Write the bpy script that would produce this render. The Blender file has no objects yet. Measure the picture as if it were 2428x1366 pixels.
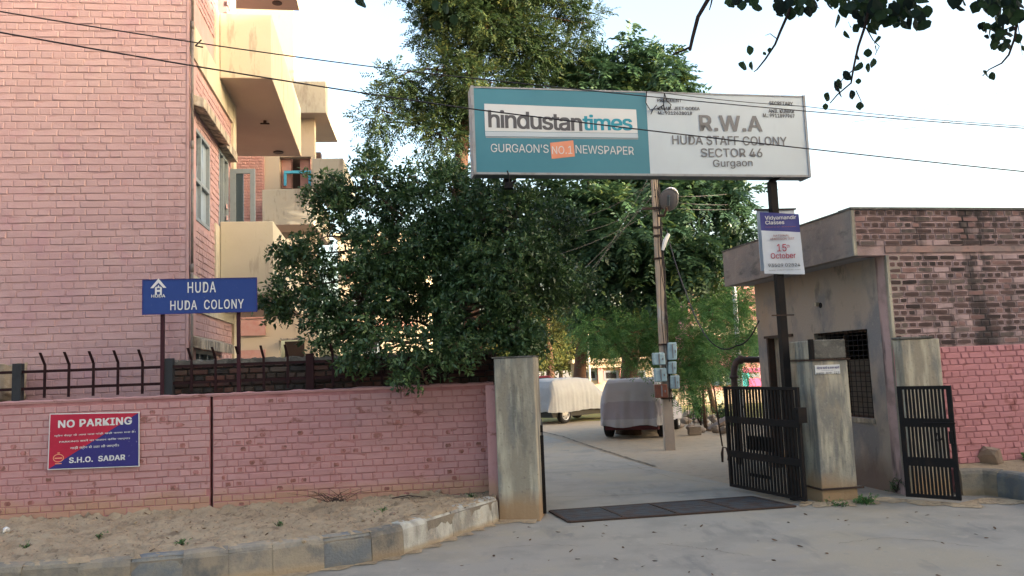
import bpy, bmesh, math, random
import numpy as np
from mathutils import Vector, Matrix
random.seed(7); rng = np.random.default_rng(11)
R = math.radians
S = bpy.context.scene
COL = S.collection

# ------------------------------------------------------------------ camera
CAMZ = 1.70; FPX = 1900.0; PW, PH = 2428.0, 1366.0
PITCH, ROLL = R(5.86), R(-2.23)
cam_d = bpy.data.cameras.new('camera'); cam = bpy.data.objects.new('camera', cam_d); COL.objects.link(cam)
cam_d.sensor_width = 36.0; cam_d.lens = 36.0 * FPX / PW; cam_d.clip_start = 0.05; cam_d.clip_end = 3000
CM = Matrix.Rotation(math.pi/2 + PITCH, 4, 'X') @ Matrix.Rotation(ROLL, 4, 'Z')
cam.matrix_world = Matrix.Translation((0, 0, CAMZ)) @ CM
S.camera = cam

# ------------------------------------------------------------------ light
SUN_EL, SUN_AZ = 10.5, -25.0        # azimuth measured from +X towards +Y (the sun stands to the right, a little behind the viewer)
w = bpy.data.worlds.new('World'); S.world = w; w.use_nodes = True
nt = w.node_tree; nt.nodes.clear()
sky = nt.nodes.new('ShaderNodeTexSky'); sky.sky_type = 'NISHITA'; sky.sun_disc = False
sky.sun_elevation = R(SUN_EL); sky.sun_rotation = R(90 - SUN_AZ)
sky.air_density = 1.0; sky.dust_density = 6.0; sky.ozone_density = 0.7
bg = nt.nodes.new('ShaderNodeBackground'); bg.inputs[1].default_value = 0.15
wo = nt.nodes.new('ShaderNodeOutputWorld')
nt.links.new(sky.outputs[0], bg.inputs[0]); nt.links.new(bg.outputs[0], wo.inputs[0])
sl = bpy.data.lights.new('sun', 'SUN'); sun = bpy.data.objects.new('sun', sl); COL.objects.link(sun)
sl.energy = 2.0; sl.angle = R(0.6); sl.color = (1.0, 0.86, 0.70)
tosun = Vector((math.cos(R(SUN_AZ))*math.cos(R(SUN_EL)), math.sin(R(SUN_AZ))*math.cos(R(SUN_EL)), math.sin(R(SUN_EL))))
sun.rotation_euler = tosun.to_track_quat('Z', 'Y').to_euler()
S.view_settings.view_transform = 'Standard'; S.view_settings.look = 'None'
S.view_settings.exposure = 2.75; S.view_settings.gamma = 1.0
S.render.engine = 'CYCLES'
S.cycles.use_denoising = True
S.cycles.max_bounces = 6; S.cycles.diffuse_bounces = 4; S.cycles.glossy_bounces = 2
S.cycles.transmission_bounces = 3; S.cycles.transparent_max_bounces = 6

# ------------------------------------------------------------------ measuring: a direction of sight meets a real plane
CM3 = CM.to_3x3(); EYE = Vector((0, 0, CAMZ))
def ray(x, y): return CM3 @ Vector(((x - PW/2)/FPX, -(y - PH/2)/FPX, -1.0))
def at(x, y, depth): v = ray(x, y); return EYE + v*(depth/v.y)
def ground(x, y, z=0.0): v = ray(x, y); return EYE + v*((z - CAMZ)/v.z)
def project(P):
    q = CM3.transposed() @ (Vector(P) - EYE)
    return (PW/2 + FPX*q.x/-q.z, PH/2 - FPX*q.y/-q.z) if q.z < -0.01 else (-9999, -9999)
class Fr:
    """upright plane: u runs along it, d stands out of it, z is height"""
    def __init__(s, o, ang):
        s.o = Vector((o[0], o[1], 0)); s.ang = ang; a = R(ang)
        s.u = Vector((math.cos(a), math.sin(a), 0)); s.n = Vector((math.sin(a), -math.cos(a), 0))
    def P(s, u, d, z): return s.o + s.u*u + s.n*d + Vector((0, 0, z))
    def px(s, x, y, d=0.0):
        v = ray(x, y); o = s.o + s.n*d
        p = EYE + v*(s.n.dot(o - EYE)/s.n.dot(v))
        return (s.u.dot(p - s.o), p.z)

# ------------------------------------------------------------------ materials
MATS = {}
def mat(name, col, rough=0.85, layers=(), bump=None, metal=0.0, spec=0.3, obj_rand=0.0, splash=None, trans=0.0, attr=None):
    m = bpy.data.materials.new(name); m.use_nodes = True; MATS[name] = m
    t = m.node_tree; N = t.nodes; L = t.links; N.clear()
    out = N.new('ShaderNodeOutputMaterial'); b = N.new('ShaderNodeBsdfPrincipled')
    b.inputs['Roughness'].default_value = rough; b.inputs['Metallic'].default_value = metal
    b.inputs['Specular IOR Level'].default_value = spec
    geo = N.new('ShaderNodeNewGeometry')
    cur = N.new('ShaderNodeRGB'); cur.outputs[0].default_value = (*col, 1); cur = cur.outputs[0]
    def mix(f, c, colr):
        x = N.new('ShaderNodeMix'); x.data_type = 'RGBA'
        L.new(f, x.inputs[0]); L.new(c, x.inputs[6])
        x.inputs[7].default_value = (*colr, 1); return x.outputs[2]
    def noise(scale, stretch=(1, 1, 1), detail=5, rough_=0.6, dist=0.0):
        mp = N.new('ShaderNodeMapping'); mp.inputs['Scale'].default_value = stretch
        L.new(geo.outputs['Position'], mp.inputs['Vector'])
        n = N.new('ShaderNodeTexNoise'); n.inputs['Scale'].default_value = scale; n.inputs['Detail'].default_value = detail
        n.inputs['Roughness'].default_value = rough_; n.inputs['Distortion'].default_value = dist
        L.new(mp.outputs[0], n.inputs['Vector']); return n.outputs[0]
    def rng_(sock, lo, hi, a=0.0, bb=1.0):
        r = N.new('ShaderNodeMapRange'); r.inputs[1].default_value = lo; r.inputs[2].default_value = hi
        r.inputs[3].default_value = a; r.inputs[4].default_value = bb; L.new(sock, r.inputs[0]); return r.outputs[0]
    def mul(a, b_):
        x = N.new('ShaderNodeMath'); x.operation = 'MULTIPLY'
        L.new(a, x.inputs[0])
        if isinstance(b_, float): x.inputs[1].default_value = b_
        else: L.new(b_, x.inputs[1])
        return x.outputs[0]
    if attr:
        a = N.new('ShaderNodeAttribute'); a.attribute_name = 'tint'
        cr = N.new('ShaderNodeValToRGB'); e = cr.color_ramp.elements
        e[0].color = (*attr[0], 1); e[1].color = (*attr[-1], 1)
        for i, c in enumerate(attr[1:-1]):
            k = e.new((i+1)/(len(attr)-1)); k.color = (*c, 1)
        L.new(a.outputs['Fac'], cr.inputs[0]); cur = cr.outputs[0]
    for ly in layers:
        sc, lo, hi, c, amt = ly[:5]; st = ly[5] if len(ly) > 5 else (1, 1, 1)
        cur = mix(rng_(noise(sc, st), lo, hi, 0.0, amt), cur, c)
    if splash:      # soil thrown up from the ground: (height0, height1, colour, amount)
        z0, z1, c, amt = splash
        sep = N.new('ShaderNodeSeparateXYZ'); L.new(geo.outputs['Position'], sep.inputs[0])
        add = N.new('ShaderNodeMath'); add.operation = 'MULTIPLY_ADD'
        L.new(noise(2.2, (1, 1, .6)), add.inputs[0]); add.inputs[1].default_value = -0.9*(z1 - z0) ; L.new(sep.outputs[2], add.inputs[2])
        cur = mix(rng_(add.outputs[0], z0 - .15*(z1-z0), z1 - .75*(z1-z0), amt, 0.0), cur, c)
    if obj_rand:
        oi = N.new('ShaderNodeObjectInfo'); hs = N.new('ShaderNodeHueSaturation')
        L.new(rng_(oi.outputs['Random'], 0, 1, 1 - obj_rand, 1 + obj_rand), hs.inputs['Value']); L.new(cur, hs.inputs['Color']); cur = hs.outputs[0]
    L.new(cur, b.inputs['Base Color'])
    if bump:
        bs, st, dist = bump[:3]
        bn = N.new('ShaderNodeBump'); bn.inputs['Strength'].default_value = st; bn.inputs['Distance'].default_value = dist
        L.new(noise(bs, (1, 1, 1), 6, .65), bn.inputs['Height']); L.new(bn.outputs[0], b.inputs['Normal'])
    sh = b.outputs[0]
    if trans:
        tr = N.new('ShaderNodeBsdfTranslucent'); ms = N.new('ShaderNodeMixShader'); ms.inputs[0].default_value = trans
        L.new(cur, tr.inputs[0]); L.new(sh, ms.inputs[1]); L.new(tr.outputs[0], ms.inputs[2]); sh = ms.outputs[0]
    L.new(sh, out.inputs[0])
    return m
PINK = (.385, .205, .212)
m_pink = mat('pink_paint', PINK, .8, [(1.1, .4, .75, (.41, .235, .235), .8), (.4, .5, .62, (.42, .26, .26), .6), (9, .55, .75, (.30, .13, .13), .5), (4.5, .62, .68, (.19, .075, .06), .75, (1, 1, 1.8)), (30, .6, .8, (.50, .31, .30), .4)], bump=(60, .4, .006), obj_rand=.06, splash=(.25, .62, (.36, .22, .14), .75))
m_pink_worn = mat('pink_worn', (.24, .10, .085), .85, [(14, .42, .6, (.38, .17, .17), .9), (20, .5, .6, (.13, .07, .055), .8)], bump=(60, .4, .006))
m_pink_joint = mat('pink_joint', (.37, .165, .17), .9, [(6, .4, .7, (.22, .095, .09), .7)], bump=(50, .5, .006))
m_pinkb = mat('pink_wall_paint', (.395, .258, .262), .8, [(.8, .4, .7, (.42, .29, .28), .8), (.3, .48, .6, (.36, .225, .24), .7), (7, .55, .8, (.35, .18, .18), .5), (2.2, .58, .70, (.36, .20, .235), .5), (2.4, .57, .70, (.30, .165, .17), .45, (1.3, 1.3, .12)), (14, .6, .72, (.32, .16, .15), .4, (.6, .6, 2.5))], bump=(45, .5, .008), obj_rand=.035)
m_pinkb_joint = mat('pink_wall_joint', (.42, .275, .275), .9, [(6, .4, .7, (.36, .19, .185), .5)], bump=(50, .5, .006))
m_pinkr = mat('rose_paint', (.46, .205, .215), .8, [(2, .5, .7, (.40, .18, .18), .6), (4.2, .62, .68, (.25, .09, .08), .7)], bump=(55, .5, .006), obj_rand=.07)
m_pale_pink = mat('faded_pink_lime', (.40, .285, .28), .9, [(3, .45, .65, (.22, .165, .16), .8), (7, .6, .7, (.37, .255, .245), .6), (1.6, .50, .62, (.045, .04, .04), .9, (1.6, 1.6, .3))], bump=(50, .6, .008))
WORN = [mat('worn_brick', (.10, .062, .058), .9, [(4, .4, .7, (.06, .038, .035), .8), (1.6, .5, .62, (.03, .027, .028), .9, (1.6, 1.6, .35))], bump=(60, .6, .01), obj_rand=.25),
        mat('sooty_brick', (.055, .036, .034), .9, [(5, .4, .7, (.025, .022, .024), .8)], bump=(60, .6, .01), obj_rand=.3),
        mat('grey_brick', (.135, .105, .095), .9, [(6, .4, .7, (.09, .07, .06), .7), (1.6, .5, .62, (.03, .027, .028), .9, (1.6, 1.6, .35))], bump=(60, .6, .01), obj_rand=.2),
        m_pale_pink,
        mat('dull_pink_brick', (.21, .125, .115), .9, [(6, .4, .7, (.16, .09, .08), .7)], bump=(60, .6, .01), obj_rand=.2)]
m_red_brick = mat('raw_brick', (.085, .040, .032), .95, [(5, .45, .7, (.045, .035, .03), .9), (2, .45, .6, (.055, .05, .043), .85)], bump=(50, .7, .012), obj_rand=.5)
m_dark_mortar = mat('dark_mortar', (.032, .029, .027), 1, [(9, .4, .7, (.07, .064, .058), .8)], bump=(40, .8, .02))
m_cream = mat('cream_render', (.455, .415, .325), .85, [(5, .58, .66, (.20, .18, .15), .5, (1.5, 1.5, .3)), (1.2, .45, .7, (.41, .37, .285), .7), (2.2, .56, .66, (.25, .21, .16), .65, (1, 1, .35)), (9, .62, .75, (.40, .32, .22), .4)], bump=(25, .25, .006))
m_cream2 = mat('peach_render', (.48, .39, .28), .85, [(.7, .45, .7, (.50, .42, .315), .8), (2.0, .56, .68, (.33, .26, .19), .6, (1, 1, .4))], bump=(25, .2, .006))
m_soffit = mat('soffit_plaster', (.46, .36, .29), .9, [(1, .4, .7, (.40, .30, .25), .6)], bump=(20, .2, .004))
m_brickband = mat('salmon_brick', (.46, .26, .215), .9, [(6, .4, .7, (.44, .19, .15), .7)], bump=(40, .5, .01))
m_chajja = mat('weathered_shade', (.44, .37, .29), .95, [(5, .42, .6, (.08, .075, .07), .85, (1.4, 1.4, .3)), (14, .5, .7, (.55, .50, .42), .5)], bump=(40, .5, .01))
m_conc = mat('stained_concrete', (.27, .24, .19), .92, [(2.4, .44, .54, (.185, .185, .175), .85, (1, 1, .45)), (5, .47, .62, (.47, .43, .335), .85, (1.4, 1.4, .22)), (3.2, .56, .68, (.10, .10, .095), .7, (1.6, 1.6, .3)), (26, .6, .68, (.13, .12, .11), .5), (22, .55, .75, (.36, .34, .3), .5)], bump=(40, .5, .01), splash=(.0, .5, (.34, .22, .12), .85))
m_conc2 = mat('grey_plaster', (.31, .275, .24), .92, [(.8, .44, .60, (.33, .255, .19), .8), (1.5, .5, .62, (.17, .175, .19), .85, (1, 1, .6)), (5, .58, .68, (.10, .10, .10), .6, (1, 1, .5)), (25, .55, .75, (.33, .30, .27), .4)], bump=(35, .5, .012), splash=(.0, .8, (.14, .10, .085), .8))
m_conc_dark = mat('mossy_concrete', (.12, .115, .105), .95, [(4, .45, .65, (.045, .045, .042), .85), (9, .55, .7, (.24, .23, .2), .7)], bump=(40, .6, .012))
m_slab = mat('slab_concrete', (.24, .205, .185), .93, [(1.5, .45, .65, (.15, .145, .15), .8), (6, .5, .7, (.32, .28, .24), .6), (2.4, .55, .68, (.09, .085, .085), .7, (1, 1, 2.5))], bump=(35, .6, .012))
m_blueslab = mat('slab_underside', (.27, .27, .28), .93, [(2, .45, .65, (.22, .215, .225), .8)], bump=(35, .3, .006))
m_road = mat('road_concrete', (.285, .265, .235), .9, [(.35, .42, .62, (.30, .275, .235), .8), (1.6, .46, .66, (.215, .205, .185), .8), (.45, .50, .62, (.32, .28, .215), .75), (2.2, .58, .66, (.16, .158, .155), .55, (1, .3, 1)), (5, .60, .66, (.34, .31, .26), .5), (60, .5, .75, (.19, .185, .175), .35), (7, .62, .72, (.21, .205, .195), .5)], bump=(90, .35, .006))
m_earth = mat('dusty_earth', (.33, .275, .21), 1, [(.5, .42, .65, (.28, .245, .2), .8), (5, .5, .7, (.24, .2, .155), .7), (60, .5, .8, (.18, .15, .12), .35)], bump=(45, .5, .02))
m_sand = mat('sandy_soil', (.42, .33, .225), 1, [(1.3, .45, .65, (.31, .235, .155), .8), (9, .5, .7, (.25, .19, .13), .8), (4, .57, .66, (.17, .125, .085), .8), (14, .62, .70, (.10, .075, .05), .8), (70, .5, .8, (.46, .36, .25), .4)], bump=(38, .9, .03))
m_lawn = mat('dry_lawn', (.20, .19, .06), 1, [(1, .45, .65, (.26, .20, .10), .8), (12, .5, .7, (.10, .13, .04), .6)], bump=(30, .8, .04))
m_kerb = [mat('kerb_concrete', (.29, .25, .195), .95, [(5, .42, .62, (.18, .17, .155), .85), (12, .55, .7, (.33, .29, .22), .6), (2.5, .55, .68, (.10, .11, .12), .8)], bump=(45, .7, .015), obj_rand=.18, splash=(0, .12, (.36, .28, .19), .8)),
          mat('kerb_whitewash', (.46, .46, .42), .9, [(4, .44, .58, (.24, .23, .21), .9, (1, 1, .45)), (12, .55, .7, (.44, .39, .3), .6)], bump=(45, .7, .012), obj_rand=.1, splash=(0, .10, (.38, .30, .2), .7)),
          mat('kerb_grey_paint', (.15, .165, .18), .9, [(6, .44, .6, (.25, .235, .2), .9), (12, .55, .7, (.09, .1, .11), .6)], bump=(45, .7, .015), obj_rand=.1)]
m_iron = mat('black_iron', (.011, .010, .011), .7, [(8, .5, .75, (.028, .018, .014), .6)], spec=.15, bump=(60, .2, .002))
m_rail = mat('maroon_iron', (.020, .008, .010), .75, [(8, .5, .7, (.03, .015, .013), .6)], spec=.12)
m_railpost = mat('grey_post_paint', (.030, .034, .040), .8, [(8, .5, .7, (.018, .018, .021), .6)], spec=.15)
m_rust = mat('rusty_iron', (.045, .030, .025), .85, [(10, .45, .65, (.075, .04, .027), .8)], bump=(60, .4, .004))
m_signpost = mat('maroon_post', (.04, .014, .02), .75, spec=.15)
m_blue = mat('sign_blue', (.006, .034, .19), .5, [(3, .5, .8, (.008, .042, .22), .6), (40, .66, .7, (.10, .12, .22), .5)], spec=.4)
m_white = mat('sign_white', (.60, .61, .62), .6)
m_white_b = mat('flex_white', (.475, .55, .61), .5, [(1.2, .4, .7, (.43, .49, .545), .7), (6, .6, .75, (.38, .43, .47), .3, (1, 1, .25))], spec=.35)
m_teal = mat('flex_teal', (.048, .19, .255), .5, [(.9, .4, .7, (.06, .22, .29), .8)], spec=.35)
m_plate = mat('flex_grey_plate', (.62, .64, .65), .45, [(1.5, .4, .7, (.55, .57, .58), .6)])
m_plate_lo = mat('flex_plate_edge', (.28, .31, .33), .5)
m_ink = mat('ink_dark_grey', (.095, .095, .105), .5)
m_ink2 = mat('ink_mid_grey', (.16, .165, .18), .5)
m_tealink = mat('ink_teal', (.025, .27, .37), .5)
m_orange = mat('flex_orange', (.66, .25, .15), .5, [(6, .4, .7, (.72, .33, .2), .6)])
m_trim = mat('aluminium_trim', (.30, .31, .33), .6, [(9, .5, .7, (.2, .19, .18), .7)])
m_under = mat('board_underside', (.13, .15, .16), .6, [(5, .5, .7, (.09, .09, .09), .6)])
m_red = mat('sign_red', (.36, .010, .04), .4, [(4, .4, .7, (.46, .02, .06), .6), (25, .66, .7, (.5, .3, .3), .4)])
m_navy = mat('sign_navy', (.025, .022, .16), .4, [(25, .67, .7, (.3, .3, .4), .4)])
m_violet = mat('banner_violet', (.045, .05, .21), .6)
m_cloth = mat('banner_cloth', (.52, .57, .64), .7, [(3, .4, .7, (.45, .49, .56), .7)])
m_crimson = mat('ink_crimson', (.35, .03, .06), .6)
m_brown_ink = mat('ink_brown', (.32, .13, .10), .6)
m_winframe = mat('window_grey_paint', (.20, .235, .26), .6, [(12, .5, .7, (.14, .17, .19), .6)])
m_cyan = mat('cyan_paint', (.08, .38, .52), .5)
m_void_shade = mat('painted_void_shade', (.012, .012, .014), .9)  # near-black painted for the shade inside rooms, gaps and holes
m_room_shade = mat('painted_room_shade', (.055, .035, .03), .7)  # deep brown stands in for the shade inside rooms
m_pipe = mat('drain_pipe', (.16, .14, .13), .6, [(9, .5, .7, (.09, .06, .05), .8)])
m_pipe2 = mat('rusty_pipe', (.05, .035, .035), .6, [(7, .45, .65, (.10, .055, .04), .8)])
m_pole = mat('pole_concrete', (.38, .32, .265), .9, [(3, .4, .6, (.31, .265, .23), .8, (1, 1, .4)), (2, .6, .7, (.34, .40, .44), .7), (18, .5, .7, (.42, .33, .25), .5)], bump=(50, .5, .008))
m_meter = mat('meter_box_paint', (.26, .38, .44), .5, [(7, .45, .65, (.20, .28, .32), .7), (14, .62, .7, (.10, .06, .04), .8)])
m_meter_rust = mat('meter_box_rust', (.16, .06, .04), .8, [(7, .45, .65, (.09, .04, .03), .8)])
m_lampcap = mat('lamp_shell', (.72, .72, .72), .4)
m_lampgrey = mat('lamp_rim', (.17, .16, .16), .5)
m_wire = mat('cable_rubber', (.022, .018, .022), .6)
m_wire2 = mat('thin_wire', (.10, .09, .09), .6)
m_cover_a = mat('lilac_cover', (.35, .35, .385), .75, [(3, .4, .7, (.30, .30, .335), .6)], bump=(9, .35, .03))
m_cover_a2 = mat('mauve_cover', (.28, .265, .305), .75, [(3, .4, .7, (.23, .215, .255), .6)], bump=(9, .35, .03))
m_cover_b = mat('silver_cover', (.31, .325, .345), .7, [(3, .4, .7, (.26, .27, .29), .6)], bump=(7, .4, .03))
m_tyre = mat('tyre_rubber', (.015, .015, .016), .85)
m_rim = mat('wheel_rim', (.35, .35, .36), .4, metal=.5)
m_carred = mat('car_red', (.30, .015, .02), .3, spec=.6)
m_carmaroon = mat('car_maroon', (.07, .012, .018), .45)
m_carblack = mat('car_underbody', (.015, .015, .017), .5)
m_tarp = mat('jute_tarp', (.24, .20, .15), .95, [(4, .4, .7, (.16, .125, .09), .8), (30, .5, .7, (.3, .26, .2), .5)], bump=(60, .6, .01))
m_rock = mat('sandstone', (.27, .20, .15), .95, [(4, .45, .65, (.20, .145, .11), .8), (12, .55, .7, (.32, .26, .2), .6)], bump=(25, .7, .02))
m_rubble = mat('rubble_grey', (.23, .19, .16), .95, [(4, .45, .65, (.17, .14, .12), .8)], bump=(25, .7, .02), obj_rand=.3)
m_bark = mat('bark', (.13, .085, .06), .95, [(6, .4, .65, (.07, .045, .035), .8, (1, 1, .2)), (20, .5, .7, (.18, .12, .085), .5)], bump=(30, .9, .03))
m_bark_o = mat('neem_bark', (.13, .07, .045), .95, [(6, .4, .65, (.07, .04, .03), .8, (1, 1, .2))], bump=(30, .9, .03))
m_twig = mat('twig_bark', (.045, .03, .028), .95)
m_leaf_bush = mat('bush_leaves', (.03, .07, .03), .45, attr=[(.018, .042, .020), (.042, .088, .034), (.070, .130, .046), (.125, .20, .065)], trans=.22, spec=.45)
m_leaf_big = mat('broad_leaves', (.03, .07, .03), .5, attr=[(.022, .055, .032), (.042, .092, .050), (.06, .125, .055), (.15, .19, .045)], trans=.28, spec=.4)
m_leaf_neem = mat('neem_leaves', (.03, .07, .03), .55, attr=[(.018, .042, .020), (.034, .066, .026), (.055, .090, .032), (.13, .14, .035)], trans=.35, spec=.3)
m_leaf_fern = mat('feathery_leaves', (.03, .07, .03), .6, attr=[(.045, .12, .042), (.075, .18, .06), (.11, .22, .068), (.18, .27, .085)], trans=.35, spec=.25)
m_leaf_far = mat('far_leaves', (.03, .07, .03), .6, attr=[(.04, .06, .018), (.08, .10, .025), (.13, .13, .035), (.19, .17, .045)], trans=.35, spec=.25)
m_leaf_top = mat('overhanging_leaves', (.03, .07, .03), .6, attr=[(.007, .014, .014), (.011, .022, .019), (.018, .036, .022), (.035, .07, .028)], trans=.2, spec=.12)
m_leaf_dry = mat('dry_leaf', (.10, .055, .03), .9, obj_rand=.5)
m_glass = mat('window_glass', (.05, .07, .085), .06, spec=.9)
m_glass2 = mat('painted_sky_glass', (.30, .36, .42), .12, [(1.2, .46, .54, (.06, .08, .10), .9, (1, 1, .4))], spec=.8)  # whitish sky reflection and curtain tone painted into the pane colour
m_curtain = mat('pale_curtain', (.55, .58, .62), .8)

# ------------------------------------------------------------------ building tools
def tag(o, label=None, cat=None, group=None, kind=None):
    if label: o['label'] = label
    if cat: o['category'] = cat
    if group: o['group'] = group
    if kind: o['kind'] = kind
    return o
def thing(name, label, cat, loc=(0, 0, 0), group=None, rotz=0.0):
    o = bpy.data.objects.new(name, None); COL.objects.link(o); o.empty_display_size = .2
    o.location = loc; o.rotation_euler = (0, 0, rotz); return tag(o, label, cat, group)
def origin_of(p):
    v = Vector((0, 0, 0))
    while p is not None: v += p.location; p = p.parent
    return v
class MB:
    def __init__(s): s.v = []; s.f = []; s.m = []; s.sm = False
    def face(s, pts, mi=0):
        i = len(s.v); s.v += [tuple(p) for p in pts]; s.f.append(tuple(range(i, i+len(pts)))); s.m.append(mi); return s
    def hexa(s, p, mi=0):   # 8 corner points: bottom 0-3, top 4-7
        i = len(s.v); s.v += [tuple(q) for q in p]
        for f in ((3, 2, 1, 0), (4, 5, 6, 7), (0, 1, 5, 4), (1, 2, 6, 5), (2, 3, 7, 6), (3, 0, 4, 7)):
            s.f.append(tuple(i+k for k in f)); s.m.append(mi)
        return s
    def box(s, x0, x1, y0, y1, z0, z1, mi=0):
        return s.hexa([(x0, y0, z0), (x1, y0, z0), (x1, y1, z0), (x0, y1, z0), (x0, y0, z1), (x1, y0, z1), (x1, y1, z1), (x0, y1, z1)], mi)
    def fbox(s, fr, u0, u1, d0, d1, z0, z1, mi=0):
        P = fr.P
        return s.hexa([P(u0, d1, z0), P(u1, d1, z0), P(u1, d0, z0), P(u0, d0, z0), P(u0, d1, z1), P(u1, d1, z1), P(u1, d0, z1), P(u0, d0, z1)], mi)
    def tube(s, pts, rad, n=8, mi=0, cap=True):
        pts = [Vector(p) for p in pts]
        if not hasattr(rad, '__len__'): rad = [rad]*len(pts)
        rings = []; ref = None
        for k, p in enumerate(pts):
            a = pts[max(k-1, 0)]; b = pts[min(k+1, len(pts)-1)]
            t = (b - a).normalized()
            if ref is None: ref = t.orthogonal().normalized()
            ref = (ref - t*ref.dot(t)); ref = ref.normalized() if ref.length > 1e-5 else t.orthogonal().normalized()
            q = t.cross(ref); i = len(s.v); rings.append(i)
            for j in range(n):
                an = 2*math.pi*j/n; s.v.append(tuple(p + (ref*math.cos(an) + q*math.sin(an))*rad[k]))
        for a, b in zip(rings, rings[1:]):
            for j in range(n):
                s.f.append((a+j, a+(j+1) % n, b+(j+1) % n, b+j)); s.m.append(mi)
        if cap:
            s.f.append(tuple(rings[0]+j for j in reversed(range(n)))); s.m.append(mi)
            s.f.append(tuple(rings[-1]+j for j in range(n))); s.m.append(mi)
        return s
    def prism(s, poly, thick, nrm, mi=0):
        nrm = Vector(nrm)*thick; i = len(s.v); n = len(poly)
        s.v += [tuple(p) for p in poly] + [tuple(Vector(p) + nrm) for p in poly]
        s.f.append(tuple(i+k for k in reversed(range(n)))); s.m.append(mi)
        s.f.append(tuple(i+n+k for k in range(n))); s.m.append(mi)
        for k in range(n):
            s.f.append((i+k, i+(k+1) % n, i+n+(k+1) % n, i+n+k)); s.m.append(mi)
        return s
    def build(s, name, mats, parent=None, smooth=False, bevel=0.0, kind=None):
        off = origin_of(parent)
        me = bpy.data.meshes.new(name)
        me.from_pydata([(a-off.x, b-off.y, c-off.z) for a, b, c in s.v], [], s.f)
        if not isinstance(mats, (list, tuple)): mats = [mats]
        for m in mats: me.materials.append(m)
        me.polygons.foreach_set('material_index', s.m)
        if smooth: me.polygons.foreach_set('use_smooth', [True]*len(s.f))
        me.validate()
        o = bpy.data.objects.new(name, me); COL.objects.link(o); o.parent = parent
        if bevel:
            b = o.modifiers.new('bevel', 'BEVEL'); b.width = bevel; b.segments = 2; b.limit_method = 'ANGLE'
        if kind: o['kind'] = kind
        return o
def single(mb, name, mats, label, cat, group=None, **k):
    """a thing that is one mesh, its origin at its own base"""
    xs = [v[0] for v in mb.v]; ys = [v[1] for v in mb.v]; zs = [v[2] for v in mb.v]
    c = Vector(((min(xs)+max(xs))/2, (min(ys)+max(ys))/2, min(zs)))
    mb.v = [(a-c.x, b-c.y, z-c.z) for a, b, z in mb.v]
    o = mb.build(name, mats, None, **k); o.location = c
    return tag(o, label, cat, group)
def struct(mb, name, mats, **k): return tag(mb.build(name, mats, None, **k), kind='structure')

# ---- bricks: each one an object, the ones that show smallest joined
def brick_mesh(name, L, H, D, rnd, mats, inset=.012, wear=False):
    w, h = L/2, H/2
    base = [(-w, -h), (0, -h), (w, -h), (w, 0), (w, h), (0, h), (-w, h), (-w, 0)]
    j = lambda a: rnd.uniform(-a, a)
    mid = [(x*(1-.006/w)+j(.0015), y*(1-.006/h)+j(.0015)) for x, y in base]
    k = .02 if wear else inset
    inn = [(x*(1 - k/w) + j(.004 if wear else .002), y*(1 - (k*.8)/h) + j(.003 if wear else .002)) for x, y in base]
    if wear: inn = [(x*(1 - .011/w) + j(.004), y*.74 + j(.003)) for x, y in base]
    elif mats[0] != mats[1]:
        cx = j(max(w-.055, .001)); inn = [(cx + max(-.036, min(.036, x))*rnd.uniform(.75, 1.05)*(.75 if x and y and abs(y) == h else 1), y*rnd.uniform(.55, .72)) for x, y in base]
    inn = [(x*(.93 if wear and i % 2 == 0 else 1), y*(.86 if wear and i % 2 == 0 else 1)) for i, (x, y) in enumerate(inn)]
    tilt = j(.004); tz = rnd.uniform(-.005, .0015)
    V = [(x, 0, y) for x, y in base] + [(x, -D*.75, y) for x, y in mid] + [(x, -D - tilt*x/w - tz*y/h + (.002 if wear else 0), y) for x, y in inn] + [(j(.01), -D + j(.002), j(.004))]
    Fs = []; M = []
    for i in range(8):
        n = (i+1) % 8
        Fs += [(i, n, 8+n, 8+i), (8+i, 8+n, 16+n, 16+i), (16+i, 16+n, 24)]; M += [0, 0, 1]
    me = bpy.data.meshes.new(name); me.from_pydata(V, [], Fs)
    for m in mats: me.materials.append(m)
    me.polygons.foreach_set('material_index', M); return me
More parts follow.
